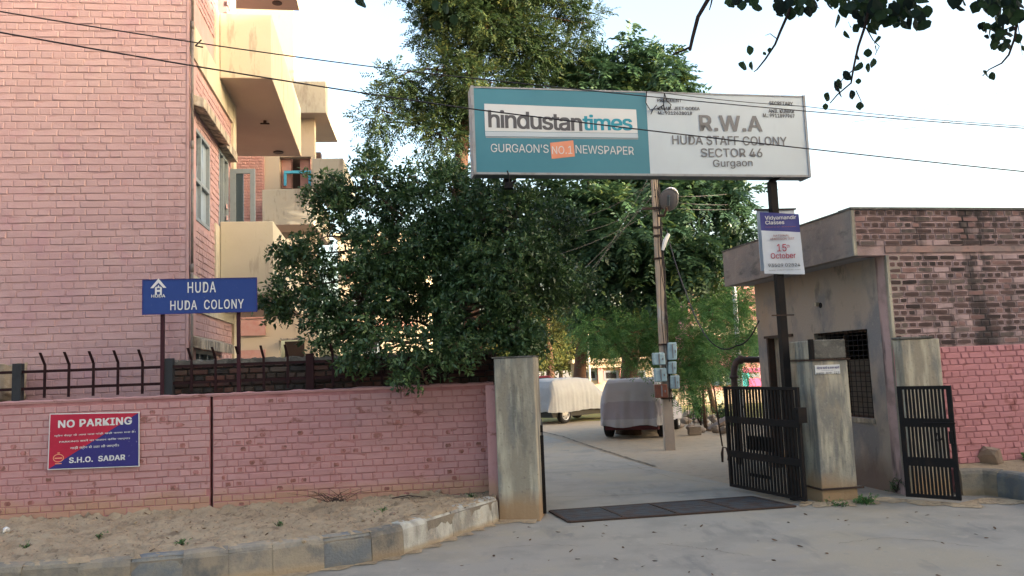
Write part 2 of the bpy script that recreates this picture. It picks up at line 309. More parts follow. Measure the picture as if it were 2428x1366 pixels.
def lay_bricks(parent, fr, u0, u1, z0, z1, L, H, D, matfn, d0=0.0, joint=.009, seed=1, skip=None, limit=300, names=None, wear=False, ragged=0.0, indiv=True, edge=0.0):
    rnd = random.Random(seed); LIB = {}
    cand = []
    nrow = int(round((z1 - z0)/H))
    for r in range(nrow):
        zc = z0 + (r+.5)*H
        hl = L if r % 2 == 0 else L/2
        x = u0 - (L*.25 if r % 2 == 0 else 0) - rnd.uniform(0, .03)
        while x < u1:
            l = hl if rnd.random() > .06 else (L/2 if hl == L else L)
            a, b = max(x, u0 + edge*rnd.random()), min(x + l, u1 - edge*rnd.random())
            if b - a > .035:
                uc = (a+b)/2
                if not (skip and skip(uc, zc, a, b)):
                    cand.append((uc, zc + rnd.uniform(-.0015, .0015), b-a-joint, l-joint))
            x += l
    def size(c):
        p = fr.P(c[0], d0, c[1]); x, y = project(p)
        inside = -20 < x < PW+20 and -20 < y < PH+20
        return (c[2]/ (p - EYE).length) if inside else 0
    cand.sort(key=size, reverse=True)
    off = origin_of(parent); rest = MB(); restm = []
    for i, (uc, zc, ln, full) in enumerate(cand):
        mm = matfn(rnd, uc, zc); key = (round(full, 3), tuple(m.name for m in mm), rnd.randrange(4))
        if key not in LIB: LIB[key] = brick_mesh('brick', full, H - joint, D, rnd, mm, wear=wear)
        me = LIB[key]
        dd = d0 + rnd.uniform(-.0035, .0035); rot = rnd.uniform(-.006, .006)
        if indiv and i < limit and size((uc, zc, ln)) > 0:
            o = bpy.data.objects.new('brick', me); COL.objects.link(o); o.parent = parent
            o.location = fr.P(uc, dd, zc) - off; o.rotation_euler = (0, rot, R(fr.ang)); o.scale = (ln/full, 1, 1)
        else:
            b = len(rest.v); s_ = ln/full
            for v in me.vertices:
                rest.v.append(tuple(fr.P(uc + v.co.x*s_, dd - v.co.y, zc + v.co.z + rot*0)))
            for p in me.polygons:
                rest.f.append(tuple(b+k for k in p.vertices))
                m = mm[p.material_index]
                if m not in restm: restm.append(m)
                rest.m.append(restm.index(m))
    if rest.v: rest.build('brick', restm, parent, kind='stuff')

# ---- lettering
try:      # the sans serif that ships with Blender; its built-in face otherwise
    import os
    SANS = bpy.data.fonts.load(os.path.join(bpy.utils.resource_path('LOCAL'), 'datafiles', 'fonts', 'Inter.woff2'))
except Exception:
    SANS = None
def text_mesh(txt, weight=0.0, spacing=1.0):
    cu = bpy.data.curves.new('txt', 'FONT'); cu.body = txt; cu.size = 1; cu.space_character = spacing
    cu.resolution_u = 3; cu.extrude = 0
    if SANS and all(ord(c) < 128 for c in txt): cu.font = SANS
    ob = bpy.data.objects.new('txt', cu); COL.objects.link(ob)
    dg = bpy.context.evaluated_depsgraph_get(); me = bpy.data.meshes.new_from_object(ob.evaluated_get(dg))
    bpy.data.objects.remove(ob); bpy.data.curves.remove(cu)
    return me
def letters(parent, fr, txt, box, m, weight=.0, d=.004, spacing=1.0, skew=0.0, name='lettering', slope=0.0):
    """write txt into box (u0, z0, u1, z1) on the plane"""
    me = text_mesh(txt, weight, spacing)
    weight *= .42 if all(ord(c) < 128 for c in txt) else 1.0
    n = len(me.vertices); co = np.empty(n*3); me.vertices.foreach_get('co', co); co = co.reshape(-1, 3)
    faces = [tuple(p.vertices) for p in me.polygons]; bpy.data.meshes.remove(me)
    sh = [(0, 0)] if weight <= 0 else [(0, 0), (weight, weight*.6), (-weight, weight*.6), (weight, -weight*.6), (-weight, -weight*.6)]
    lo = co.min(axis=0) - [weight, weight*.6, 0]; hi = co.max(axis=0) + [weight, weight*.6, 0]
    u0, z0, u1, z1 = box; off = origin_of(parent); V = []; F = []
    for k, (dx, dy) in enumerate(sh):
        b0 = len(V)
        for x, y, _ in co:
            fx = (x+dx-lo[0])/(hi[0]-lo[0]); fy = (y+dy-lo[1])/(hi[1]-lo[1])
            V.append(tuple(fr.P(u0 + (u1-u0)*fx + skew*fy, d + .0003*k, z0 + (z1-z0)*fy + slope*fx) - off))
        F += [tuple(b0+i for i in f) for f in faces]
    me = bpy.data.meshes.new(name); me.from_pydata(V, [], F); me.materials.append(m)
    o = bpy.data.objects.new(name, me); COL.objects.link(o); o.parent = parent
    return o
def pbox(fr, x0, y0, x1, y1, d=0.0):
    """photo rectangle (left, bottom, right, top) laid on a plane -> box"""
    a = fr.px(x0, y0, d); b = fr.px(x1, y1, d); return (a[0], a[1], b[0], b[1])

# ---- foliage
def foliage(parent, name, pts, dirs, m, n_leaf=8, L=.06, W=.024, slen=.16, spread=1.0, pinnate=False, droop=.3, tint_bias=None, stuff=True):
    pts = np.asarray(pts, float); N = len(pts)
    a = np.asarray(dirs, float); a[:, 2] -= droop; a /= np.linalg.norm(a, axis=1)[:, None]
    ref = rng.normal(size=(N, 3)); side = np.cross(a, ref); side /= np.linalg.norm(side, axis=1)[:, None]
    if pinnate:
        up = np.array([0, 0, 1.0]); side = np.cross(a, up + .35*rng.normal(size=(N, 3))); side /= np.linalg.norm(side, axis=1)[:, None]
    nrm = np.cross(side, a)
    t = (np.arange(n_leaf) + .5)/n_leaf
    sgn = np.where(np.arange(n_leaf) % 2 == 0, 1.0, -1.0)
    sl = slen*rng.uniform(.7, 1.25, size=N)
    base = pts[:, None, :] + a[:, None, :]*(t[None, :, None]*sl[:, None, None])
    base[:, :, 2] -= (t[None, :]**2)*sl[:, None]*droop*.6
    if pinnate:
        d = side[:, None, :]*sgn[None, :, None]*spread + a[:, None, :]*.55 + rng.normal(size=(N, n_leaf, 3))*.14
        d[:, :, 2] -= .22
        ln = nrm[:, None, :] + rng.normal(size=(N, n_leaf, 3))*.25
    else:
        th = rng.uniform(0, 2*np.pi, size=(N, n_leaf))
        d = (side[:, None, :]*np.cos(th)[..., None] + nrm[:, None, :]*np.sin(th)[..., None])*spread + a[:, None, :]*.6 + rng.normal(size=(N, n_leaf, 3))*.2
        ln = rng.normal(size=(N, n_leaf, 3)) + np.array([0, 0, .9])
    d /= np.linalg.norm(d, axis=2)[..., None]
    s = np.cross(d, ln); s /= np.linalg.norm(s, axis=2)[..., None]; nn = np.cross(s, d)
    l = L*rng.uniform(.5, 1.35, size=(N, n_leaf, 1)); wd = W*rng.uniform(.75, 1.2, size=(N, n_leaf, 1))
    v0 = base; v2 = base + d*l - nn*l*.10
    v1 = base + d*l*.45 + s*wd*.5 + nn*wd*.18; v3 = base + d*l*.45 - s*wd*.5 + nn*wd*.18
    V = np.stack([v0, v1, v2, v3], axis=2).reshape(-1, 3)
    off = origin_of(parent); V -= np.array(off)
    K = N*n_leaf
    me = bpy.data.meshes.new(name); me.vertices.add(4*K); me.vertices.foreach_set('co', V.ravel())
    me.loops.add(4*K); me.loops.foreach_set('vertex_index', np.arange(4*K, dtype=np.int32))
    me.polygons.add(K); me.polygons.foreach_set('loop_start', np.arange(0, 4*K, 4, dtype=np.int32))
    tint = rng.uniform(0, 1, size=(N, 1))*.55 + rng.uniform(0, 1, size=(N, n_leaf))*.35
    if tint_bias is not None: tint = tint + np.asarray(tint_bias)[:, None]
    tint = np.clip(tint, 0, 1).reshape(-1)
    at_ = me.attributes.new('tint', 'FLOAT', 'FACE'); at_.data.foreach_set('value', tint)
    me.materials.append(m); me.update(calc_edges=True)
    o = bpy.data.objects.new(name, me); COL.objects.link(o); o.parent = parent
    if stuff: o['kind'] = 'stuff'
    return o
def clumps(blobs, per_m3, crad, per_clump, shell=.35):
    """blobs: (centre, (rx, ry, rz)). returns clump centres, spray points, outward directions and a tint offset"""
    cs = []; P = []; Dr = []; tb = []; bi = []
    for k, (c, r) in enumerate(blobs):
        vol = 4.19*r[0]*r[1]*r[2]; n = max(4, int(vol*per_m3))
        for _ in range(n):
            v = rng.normal(size=3); v /= np.linalg.norm(v); q = v*(shell + (1-shell)*rng.random()**.5)
            cc = np.array(c) + q*np.array(r); cs.append(cc); bi.append(k)
            tt = rng.uniform(-.15, .2); m = max(2, int(per_clump*rng.uniform(.6, 1.3)))
            g = rng.normal(size=(m, 3)); g /= np.linalg.norm(g, axis=1)[:, None]; rr = crad*rng.uniform(.2, 1.0, size=(m, 1))
            P.append(cc + g*rr*np.array([1, 1, .75])); dd = g + v*.6 + np.array([0, 0, .15]); Dr.append(dd); tb.append(np.full(m, tt))
    return cs, bi, np.vstack(P), np.vstack(Dr), np.concatenate(tb)
def PB(lst, depth_scale=.9):
    """crown masses measured in the photograph: (x, y, distance, half width, half height) -> world ellipsoids"""
    out = []
    for x, y, d, rx, ry in lst:
        c = at(x, y, d); k = d/FPX; out.append((tuple(c), (rx*k, (rx+ry)/2*k*depth_scale, ry*k)))
    return out
def limb(mb, a, b, r0, r1, wob=.12, n=6, sides=7):
    a = Vector(a); b = Vector(b); L = (b-a).length; pts = []; rad = []
    o1 = Vector(rng.normal(size=3))*wob*L; o2 = Vector(rng.normal(size=3))*wob*L*.5
    for i in range(n+1):
        t = i/n; p = a.lerp(b, t) + o1*math.sin(math.pi*t)*.6 + o2*math.sin(2*math.pi*t)*.5
        p.z += .10*L*math.sin(math.pi*t)*.5; pts.append(p); rad.append(r0 + (r1-r0)*t)
    mb.tube(pts, rad, sides); return pts
def tree(name, label, cat, base, trunk_pts, trunk_r, blobs, leaf, bark, per_m3, crad, per_clump, group=None, twigs=.35, fol={}, shell=.35, fork=None):
    root = thing(name, label, cat, tuple(base), group)
    tr = MB(); pts = [Vector(base)] + [Vector(p) for p in trunk_pts]
    n = len(pts); rads = [trunk_r*(1.25 if i == 0 else 1)*(1 - .62*i/(n-1)) for i in range(n)]
    tr.tube(pts, rads, 10)
    tr.build('trunk', bark, root, smooth=True)
    cs, bi, P, Dr, tb = clumps(blobs, per_m3, crad, per_clump, shell)
    lm = MB(); anchors = {}
    for k, (c, r) in enumerate(blobs):
        cv = Vector(c); j = min(range(1, n), key=lambda i: (pts[i]-cv).length*(1 if pts[i].z < cv.z + .5 else 1.6))
        anchors[k] = limb(lm, pts[j], cv, min(rads[j]*.38, .014*(cv-pts[j]).length+.012), .012, sides=6)
    for cc, k in zip(cs, bi):
        if rng.random() < twigs:
            an = anchors[k]; cv = Vector(cc); p = min(an[2:], key=lambda q: (q-cv).length)
            limb(lm, p, cv, .009, .004, n=3, sides=4)
    lm.build('limbs', bark, root, smooth=True)
    foliage(root, 'crown', P, Dr, leaf, tint_bias=tb, **fol)
    return root

# ================================================================== GROUND
g = MB()
g.face([(-300, -60, -.008), (300, -60, -.008), (300, 600, -.008), (-300, 600, -.008)])
struct(g, 'ground', m_earth)
KT = [(-700, 1352), (-400, 1350), (-150, 1346), (0, 1340), (150, 1332), (300, 1321), (450, 1308), (600, 1291), (740, 1275), (860, 1259), (930, 1246), (1000, 1228), (1060, 1210), (1110, 1195), (1150, 1184), (1176, 1176)]
KH = .29
kp = [ground(x, y, KH) for x, y in KT]; kp = [Vector((p.x, p.y, 0)) for p in kp]
rd = MB()
left_back = [(-60, 3.0), (-60, -30), (60, -30), (60, 8.9)]
edge_r = [ground(x, y) for x, y in ((2700, 1190), (2428, 1186), (2290, 1176), (2040, 1150), (1860, 1200), (1740, 1150), (1560, 1112), (1400, 1064), (1275, 1028), (1150, 1000))]
def near_kerb(p): return (p.x, p.y)
road_poly = [(kp[0].x-6, kp[0].y-.4)] + [(-60, kp[0].y-.4), (-60, -30), (60, -30), (60, 9.0)] + [(p.x, p.y) for p in edge_r] + [(-4.0, 26.0), (-.3, 14.0), (-.3, 9.3)] + [(p.x, p.y) for p in reversed(kp)]
rd.face([(x, y, 0) for x, y in road_poly])
ro = struct(rd, 'road', m_road)
bm = bmesh.new(); bm.from_mesh(ro.data); bmesh.ops.triangulate(bm, faces=bm.faces); 
for f in bm.faces:
    if f.normal.z < 0: f.normal_flip()
bm.to_mesh(ro.data); bm.free()
# dusty concrete apron across the gateway and joint lines in the slab
lw = MB(); lw.face([(-2, 27, -.004), (14, 23.0, -.004), (40, 60, -.004), (-6, 60, -.004)]); struct(lw, 'lawn', m_lawn)

# cracked edge of the inner road, slab joints
rr = random.Random(14)
def strip(pts, w, z, name, m, wob=.02, sub=14):
    b = MB(); prev = None
    for A, B in zip(pts, pts[1:]):
        for i in range(sub):
            t = i/sub; p = A.lerp(B, t); d = (B-A).normalized(); nr = Vector((-d.y, d.x, 0)); c = rr.uniform(-wob, wob); ww = w*rr.uniform(.5, 1.3)
            cur_ = (p + nr*(c-ww), p + nr*(c+ww))
            if prev: b.face([(*prev[0][:2], z), (*cur_[0][:2], z), (*cur_[1][:2], z), (*prev[1][:2], z)])
            prev = cur_
    return struct(b, name, m)
m_crackline = mat('road_crack', (.12, .10, .08), 1, [(9, .4, .7, (.2, .17, .13), .8)])
strip([ground(x, y) for x, y in ((1278, 1022), (1330, 1034), (1400, 1058), (1470, 1080), (1560, 1108))], .028, .005, 'road_edge_crack', m_crackline)
strip([ground(x, y) for x, y in ((1280, 1122), (1400, 1117), (1560, 1108))], .007, .005, 'slab_joint', m_crackline, .006)
strip([ground(x, y) for x, y in ((1282, 1180), (1450, 1176), (1640, 1166), (1730, 1160))], .006, .005, 'slab_joint', m_crackline, .006)
for pts_c in (((1560, 1290), (1640, 1298), (1700, 1306), (1790, 1322)), ((1180, 1300), (1290, 1292), (1380, 1296)), ((1990, 1290), (2090, 1276), (2200, 1282), (2330, 1300)), ((1400, 1090), (1480, 1100), (1600, 1135), (1700, 1148))):
    strip([ground(x, y) for x, y in pts_c], .0035, .005, 'road_crack', m_crackline, .02)
# soil swept along the foot of the kerb and round the pillars
def drift(pts, w, name, z=.006):
    b = MB(); prev = None; n_ = 0
    for A, B in zip(pts, pts[1:]):
        for i in range(10):
            t = i/10; p = A.lerp(B, t); d = (B-A).normalized(); nr = Vector((d.y, -d.x, 0)); ww = w*(.5 + .35*math.sin(n_*.9) + .35*rr.random()); n_ += 1
            cur_ = [Vector((*(p - nr*.04)[:2], z+.02)), Vector((*(p + nr*ww*.4)[:2], z+.008)), Vector((*(p + nr*ww)[:2], z))]
            if prev:
                for k in range(2): b.face([prev[k], prev[k+1], cur_[k+1], cur_[k]])
            prev = cur_
    return struct(b, name, m_sand, smooth=True)
drift([kp[i] for i in range(2, len(kp))] + [ground(1184, 1238), ground(1283, 1237)], .13, 'soil_drift')
drift([ground(x, y) for x, y in ((1900, 1194), (1952, 1197), (2036, 1191), (2100, 1185), (2150, 1190), (2280, 1200), (2340, 1186), (2460, 1196))], .22, 'soil_drift')

# ================================================================== LEFT BOUNDARY WALL
WP = at(500, 1200, 9.33)
FW = Fr(WP, 8.4)
uL = FW.px(-260, 950)[0]; uR = FW.px(1172, 950)[0]
WTOP = FW.px(500, 938)[1]
wall = thing('boundary_wall', 'low pink painted brick boundary wall with a black vertical crack', 'wall', FW.P((uL+uR)/2, 0, 0))
ucr = FW.px(501, 1050)[0]
b = MB(); b.fbox(FW, uL, ucr-.014, -.23, -.012, -.1, WTOP-.01); b.fbox(FW, ucr+.014, uR, -.23, -.012, -.1, WTOP-.01)
b.build('wall_core', m_pink_joint, wall)
b = MB(); b.fbox(FW, ucr-.014, ucr+.014, -.22, -.10, 0, WTOP-.02); b.build('crack_gap', m_void_shade, wall)
# lumpy mortar capping along the top
b = MB(); n = 90; rr = random.Random(4)
prev = None
for i in range(n+1):
    u = uL + (uR-uL)*i/n
    if abs(u-ucr) < .03: prev = None; continue
    h = .018 + .014*rr.random(); d = rr.uniform(-.006, .008)
    cur_ = [FW.P(u, -.002+d, WTOP-.012), FW.P(u, .006+d, WTOP+h*.5), FW.P(u, -.05, WTOP+h), FW.P(u, -.20, WTOP+h*.8), FW.P(u, -.235, WTOP-.02)]
    if prev:
        for k in range(4): b.face([prev[k], cur_[k], cur_[k+1], prev[k+1]])
    prev = cur_
b.build('coping', m_pink, wall, smooth=True)
wf_ = lambda r, u, z: (m_pink, m_pink_worn) if r.random() < (.20 if .4 < z < 1.1 else .05) else (m_pink, m_pink)
lay_bricks(wall, FW, uL, ucr-.012, .10, WTOP-.02, .242, .0775, .0065, wf_, d0=-.012, joint=.0045, seed=3, limit=120, edge=.012)
lay_bricks(wall, FW, ucr+.012, uR-.003, .10, WTOP-.02, .242, .0775, .0065, wf_, d0=-.012, joint=.0045, seed=4, limit=180, edge=.012)

# ================================================================== RAW BRICK WALL BEHIND THE RAILING
FB = Fr(FW.P(0, -.26, 0), 8.4)
ub0 = FB.px(412, 900)[0]; ub1 = FB.px(1180, 900)[0]; zb1 = FB.px(600, 850)[1]
bw = thing('raw_brick_wall', 'dark unpainted rough brick wall behind the iron railing', 'wall', FB.P((ub0+ub1)/2, 0, 0))
b = MB(); b.fbox(FB, ub0, ub1, -.23, -.018, .1, zb1-.03); b.build('wall_core', m_dark_mortar, bw)
lay_bricks(bw, FB, ub0, ub1, zb1 - .03 - 8*.074, zb1-.03, .235, .074, .022, lambda r, u, z: (m_red_brick, m_red_brick) if r.random() > .2 else (m_dark_mortar, m_dark_mortar), d0=-.015, joint=.014, seed=5)
b = MB(); rr = random.Random(2); prev = None
for i in range(121):
    u = ub0 + (ub1-ub0)*i/120; h = rr.uniform(-.008, .022)
    cur_ = [FB.P(u, .012, zb1-.055+rr.uniform(-.012, .012)), FB.P(u, .012, zb1+h-.01), FB.P(u, -.2, zb1+h)]
    if prev: b.face([prev[0], cur_[0], cur_[1], prev[1]]); b.face([prev[1], cur_[1], cur_[2], prev[2]])
    prev = cur_
b.build('mortar_cap', m_conc_dark, bw)

# ================================================================== IRON RAILING ON THE WALL
FI = Fr(FW.P(0, -.10, 0), 8.4)
rl = thing('iron_railing', 'maroon iron railing with outward bent pickets on top of the pink wall', 'railing', FI.P(-1.5, 0, WTOP))
zt = FI.px(200, 877)[1]; zl = FI.px(200, 917)[1]
for z in (zt, zl):
    b = MB(); b.fbox(FI, uL, FI.px(1150, 870)[0], -.012, .012, z-.016, z+.016); b.build('rail', m_rail, rl)
for x in (42, 401, 735, 1010):
    u = FI.px(x, 890)[0]; b = MB(); b.fbox(FI, u-.045, u+.045, -.06, .035, WTOP-.02, FI.px(401, 850)[1]); b.build('post', m_railpost if x < 500 else m_rail, rl)
us = [FI.px(x, 890)[0] for x in (108, 165, 223, 281, 339, 455, 512, 568, 626, 683, 790, 848, 905, 960)]
for u in us:
    b = MB(); zt2 = FI.px(225, 833)[1]
    b.fbox(FI, u-.014, u+.014, .013, .027, WTOP+.05, zt+.07)
    P = FI.P; h0, h1 = zt+.07, zt2
    b.hexa([P(u-.014, .027, h0), P(u+.014, .027, h0), P(u+.014, .013, h0), P(u-.014, .013, h0), P(u-.036, .11, h1), P(u-.008, .11, h1), P(u-.008, .096, h1), P(u-.036, .096, h1)])
    b.build('picket', m_rail, rl)

# tarpaulin bundle caught on the railing at the left
tc = at(0, 905, 9.15)
b = MB(); ng = 22; rr = random.Random(5)
for i in range(ng):
    for j in range(ng):
        pass
bm = bmesh.new(); bmesh.ops.create_icosphere(bm, subdivisions=4, radius=1)
for v in bm.verts:
    c = v.co.copy(); n_ = math.sin(c.x*5+c.z*3)*.07 + math.sin(c.y*9+c.x*7)*.06 + math.sin(c.z*11+c.x*4+1)*.06
    v.co = Vector((c.x*(.33+n_*.3), c.y*.17*(1+n_), c.z*(.25+n_*.4) + .12*(c.x if c.x > 0 else 0)*-1))
    if c.z > .2: v.co.z = .17 + v.co.x*.12 + n_*.2
me = bpy.data.meshes.new('tarp_bundle'); bm.to_mesh(me); bm.free(); me.materials.append(m_tarp)
me.polygons.foreach_set('use_smooth', [True]*len(me.polygons))
o = bpy.data.objects.new('tarp_bundle', me); COL.objects.link(o); o.location = tc
tag(o, 'brown jute tarpaulin bundle stuffed behind the left railing post', 'tarpaulin')
o.location.y += .35; o.location.x -= .22; o.scale = (.9, 1, 1)

# ================================================================== BLUE COLONY SIGN
FS = Fr(FW.P(0, -.04, 0), 8.4)
u0, z0 = FS.px(338, 747); u1, z1 = FS.px(610, 658)
sg = thing('direction_sign', 'blue HUDA COLONY signboard on two maroon posts above the railing', 'sign', FS.P((u0+u1)/2, 0, WTOP))
b = MB(); b.fbox(FS, u0, u1, 0, .02, z0, z1); b.build('sign_board', m_blue, sg)
fr_ = MB()
for a in ((u0, u1, z0, z0+.008), (u0, u1, z1-.008, z1), (u0, u0+.008, z0+.009, z1-.009), (u1-.008, u1, z0+.009, z1-.009)): fr_.fbox(FS, a[0], a[1], .021, .026, a[2], a[3])
fr_.build('sign_edge', m_navy, sg)
for x in (384, 565):
    u = FS.px(x, 820)[0]; b = MB(); b.fbox(FS, u-.02, u+.02, -.045, -.005, WTOP+.0, z1-.05); b.build('post', m_signpost, sg)
letters(sg, FS, 'HUDA', pbox(FS, 445, 695, 512, 668, .02), m_white, .022, d=.024, spacing=1.12)
letters(sg, FS, 'HUDA  COLONY', pbox(FS, 404, 736, 578, 709, .02), m_white, .022, d=.024, spacing=1.1)
# the house emblem: roof, H body, small word under it
cx = FS.px(377, 690)[0]; em = MB(); k = FS.px(390, 690)[0] - cx; zb = FS.px(377, 706)[1]; ztop = FS.px(377, 661)[1]; H = ztop - zb
P = lambda x, y: FS.P(cx + x*k*1.45, .0235, zb + y*H)
em.prism([P(-1, .50), P(0, 1.0), P(1, .50), P(.62, .50), P(0, .78), P(-.62, .50)], .003, FS.n)
em.prism([P(-.42, .14), P(-.20, .14), P(-.20, .58), P(-.42, .52)], .003, FS.n)
em.prism([P(.20, .14), P(.42, .14), P(.42, .52), P(.20, .58)], .003, FS.n)
em.prism([P(-.199, .30), P(.199, .30), P(.199, .40), P(-.199, .40)], .003, FS.n)
em.prism([P(-.199, .50), P(.199, .50), P(.0, .66)], .003, FS.n)
em.build('emblem', m_white, sg)
letters(sg, FS, 'HUDA', pbox(FS, 359, 706, 392, 698, .02), m_white, .03, d=.024)

# ================================================================== NO PARKING SIGN
FN = Fr(FW.P(0, .012, 0), 8.4)
c_bl = FN.px(116, 1112); c_br = FN.px(329, 1104); c_tr = FN.px(329, 979); c_tl = FN.px(121, 983)
nps = thing('parking_sign', 'red and navy NO PARKING plate fixed to the pink wall', 'sign', FN.P((c_bl[0]+c_br[0])/2, 0, c_bl[1]))
Q = lambda c, d: FN.P(c[0], d, c[1])
def quad(mb, cs, d0, d1, mi=0):
    mb.hexa([Q(cs[0], d1), Q(cs[1], d1), Q(cs[1], d0), Q(cs[0], d0), Q(cs[3], d1), Q(cs[2], d1), Q(cs[2], d0), Q(cs[3], d0)], mi)
b = MB(); e = .01; quad(b, [(c_bl[0]-e, c_bl[1]-e), (c_br[0]+e, c_br[1]-e), (c_tr[0]+e, c_tr[1]+e), (c_tl[0]-e, c_tl[1]+e)], 0, .012); b.build('backing_plate', m_plate, nps)
b = MB(); b.prism([Q(c_bl, .0125), Q(c_tr, .0125), Q(c_tl, .0125)], .002, FN.n); b.build('red_field', m_red, nps)
b = MB(); b.prism([Q(c_bl, .0125), Q(c_br, .0125), Q(c_tr, .0125)], .002, FN.n); b.build('navy_field', m_navy, nps)
letters(nps, FN, 'NO PARKING', pbox(FN, 139, 1015, 314, 989), m_white, .06, spacing=1.06, d=.0155, slope=.005)
letters(nps, FN, 'ग्रीन बेल्ट के आस पास गाड़ी खड़ी करना मना है।', pbox(FN, 130, 1037, 322, 1022), m_white, .006, d=.0155, slope=.006)
letters(nps, FN, 'PARKING करने पर चालान किया जाएगा।', pbox(FN, 142, 1051, 309, 1037), m_white, .008, d=.0155, slope=.006)
letters(nps, FN, 'गाड़ी क्रेन से उठा ली जाएगी।', pbox(FN, 168, 1067, 283, 1053), m_white, .008, d=.0155, slope=.006)
letters(nps, FN, 'S.H.O.  SADAR', pbox(FN, 165, 1098, 298, 1078), m_white, .06, spacing=1.04, d=.0155, slope=.004)
# small round badge at the lower left
cu_, cz_ = FN.px(140, 1086); b = MB()
ring = [(math.cos(a*math.pi/12), math.sin(a*math.pi/12)) for a in range(24)]
for i in range(24):
    a, c = ring[i], ring[(i+1) % 24]
    b.face([FN.P(cu_+a[0]*.058, .0156, cz_+a[1]*.045), FN.P(cu_+c[0]*.058, .0156, cz_+c[1]*.045), FN.P(cu_+c[0]*.049, .0156, cz_+c[1]*.037), FN.P(cu_+a[0]*.049, .0156, cz_+a[1]*.037)])
b.fbox(FN, cu_-.04, cu_+.04, .0155, .0165, cz_-.008, cz_+.006)
b.fbox(FN, cu_-.012, cu_+.012, .0155, .0165, cz_+.05, cz_+.062)
b.fbox(FN, cu_-.034, cu_+.034, .0155, .0165, cz_-.066, cz_-.056)
b.build('badge', m_orange, nps)

# ================================================================== VERGE, KERB
gx, gy = 170, 46
vg = MB(); idx = {}
inner = [FW.P(u, .0, 0) for u in np.linspace(uL, uR, gx)]
def kerb_at(t):
    t *= len(kp)-1; i = min(int(t), len(kp)-2); return kp[i].lerp(kp[i+1], t-i)
for i in range(gx):
    a = inner[i]; b_ = kerb_at(i/(gx-1))
    for j in range(gy):
        p = a.lerp(b_, j/(gy-1)); z = .25 + .035*(j/(gy-1)) + .012*math.sin(p.x*3.1+p.y*2) + .008*math.sin(p.x*9+p.y*7) + .013*rng.normal() + .010*math.sin(p.x*23+p.y*5)*math.sin(p.y*19) + .05*max(0, 1-j/3)*(.6+.4*math.sin(p.x*4))
        if j == gy-1: z = .27
        vg.v.append((p.x, p.y, z))
for i in range(gx-1):
    for j in range(gy-1):
        a = i*gy+j; vg.f.append((a, a+1, a+gy+1, a+gy)); vg.m.append(0)
struct(vg, 'sand_verge', m_sand, smooth=True)
# kerb stones
kerb = thing('kerb', 'curved kerb of worn part whitewashed concrete stones beside the sandy verge', 'kerb', kerb_at(.5))
seg = [(kp[i+1]-kp[i]).length for i in range(len(kp)-1)]; tot = sum(seg)
def kpos(s):
    for i, l in enumerate(seg):
        if s <= l or i == len(seg)-1: return kp[i].lerp(kp[i+1], min(s/l, 1.0))
        s -= l
def kerb_stone(s0, s1, m, parent, pos=kpos, H=KH):
    b = MB(); prof = [(0, -.05), (-.012, .05), (-.004, H-.06), (.015, H-.022), (.045, H-.004), (.10, H), (.15, H-.005), (.17, H-.02), (.17, -.05)]
    prof = [(-.02+a, z) for a, z in prof]
    rings = []
    nseg = 5; rr = random.Random(int(s0*1000)); dz = rr.uniform(-.006, .006); dd = rr.uniform(-.008, .008)
    for i in range(nseg+1):
        s = s0 + .002 + (s1-s0-.004)*i/nseg; p = pos(s); t = (pos(s+.02)-pos(s-.02)) if s > .03 else (pos(s+.02)-pos(s)); t.z = 0; t.normalize()
        nr = Vector((-t.y, t.x, 0)); r = []
        for a, z in prof:
            e = .008 if i in (0, nseg) and z > .1 else 0
            r.append(p + nr*(a + dd + e*.5 + rr.uniform(-.002, .002)) + Vector((0, 0, z + dz - e*.6 + rr.uniform(-.0015, .0015))))
        rings.append(r)
    for A, B in zip(rings, rings[1:]):
        for k in range(len(prof)-1): b.face([A[k], B[k], B[k+1], A[k+1]])
    b.face(list(reversed(rings[0]))); b.face(rings[-1])
    o = b.build('kerb_stone', m, parent, smooth=False)
    return o
s = 0.0; rr = random.Random(12); i = 0
while s < tot - .1:
    l = rr.choice((.36, .40, .44)); e = min(s+l, tot)
    xx = project(kpos((s+e)/2) + Vector((0, 0, KH)))[0]
    m = m_kerb[1] if (xx > 925 and rr.random() > .2) else (m_kerb[2] if rr.random() > .85 else m_kerb[0])
    if 740 < xx < 850: m = m_kerb[2]
    kerb_stone(s, e, m, kerb); s = e; i += 1
b = MB(); pts_ = [kpos(tot*i/80) for i in range(81)]
for A, B in zip(pts_, pts_[1:]):
    t = (B-A).normalized(); nr = Vector((-t.y, t.x, 0))
    a0, a1, b0, b1 = A-nr*.018, A+nr*.12, B-nr*.018, B+nr*.12; zt_ = Vector((0, 0, KH-.045))
    b.face([a0, b0, b0+zt_, a0+zt_]); b.face([a0+zt_, b0+zt_, b1+zt_, a1+zt_])
b.build('joint_mortar', m_kerb[0], kerb)

# ================================================================== APARTMENT BUILDING (left)
C0 = at(447, 900, 10.05)
FF = Fr(C0, 7.8); FD = Fr(C0, 99.3)     # street front (u<0 to the left), gable with balconies (u>0 away from the viewer)
ab = thing('apartment_building', 'tall pink brick apartment block with cream balconies behind the boundary wall', 'building', tuple(C0.xy) + (0,))
ZH = 13.5; DEEP = 6.3
u556 = FD.px(556, 263)[0]
b = MB(); b.fbox(FF, -6.0, 0, -.35, -.008, 0, ZH); b.build('front_wall', m_pinkb_joint, ab)
lay_bricks(ab, FF, -3.2, -.033, .6, 8.3, .283, .0925, .0055, lambda r, u, z: (m_pinkb, m_pinkb), d0=-.006, joint=.0055, seed=21)
b = MB(); b.fbox(FF, -.03, .0, -.05, .006, 0, ZH); b.build('corner_strip', m_pinkb_joint, ab)
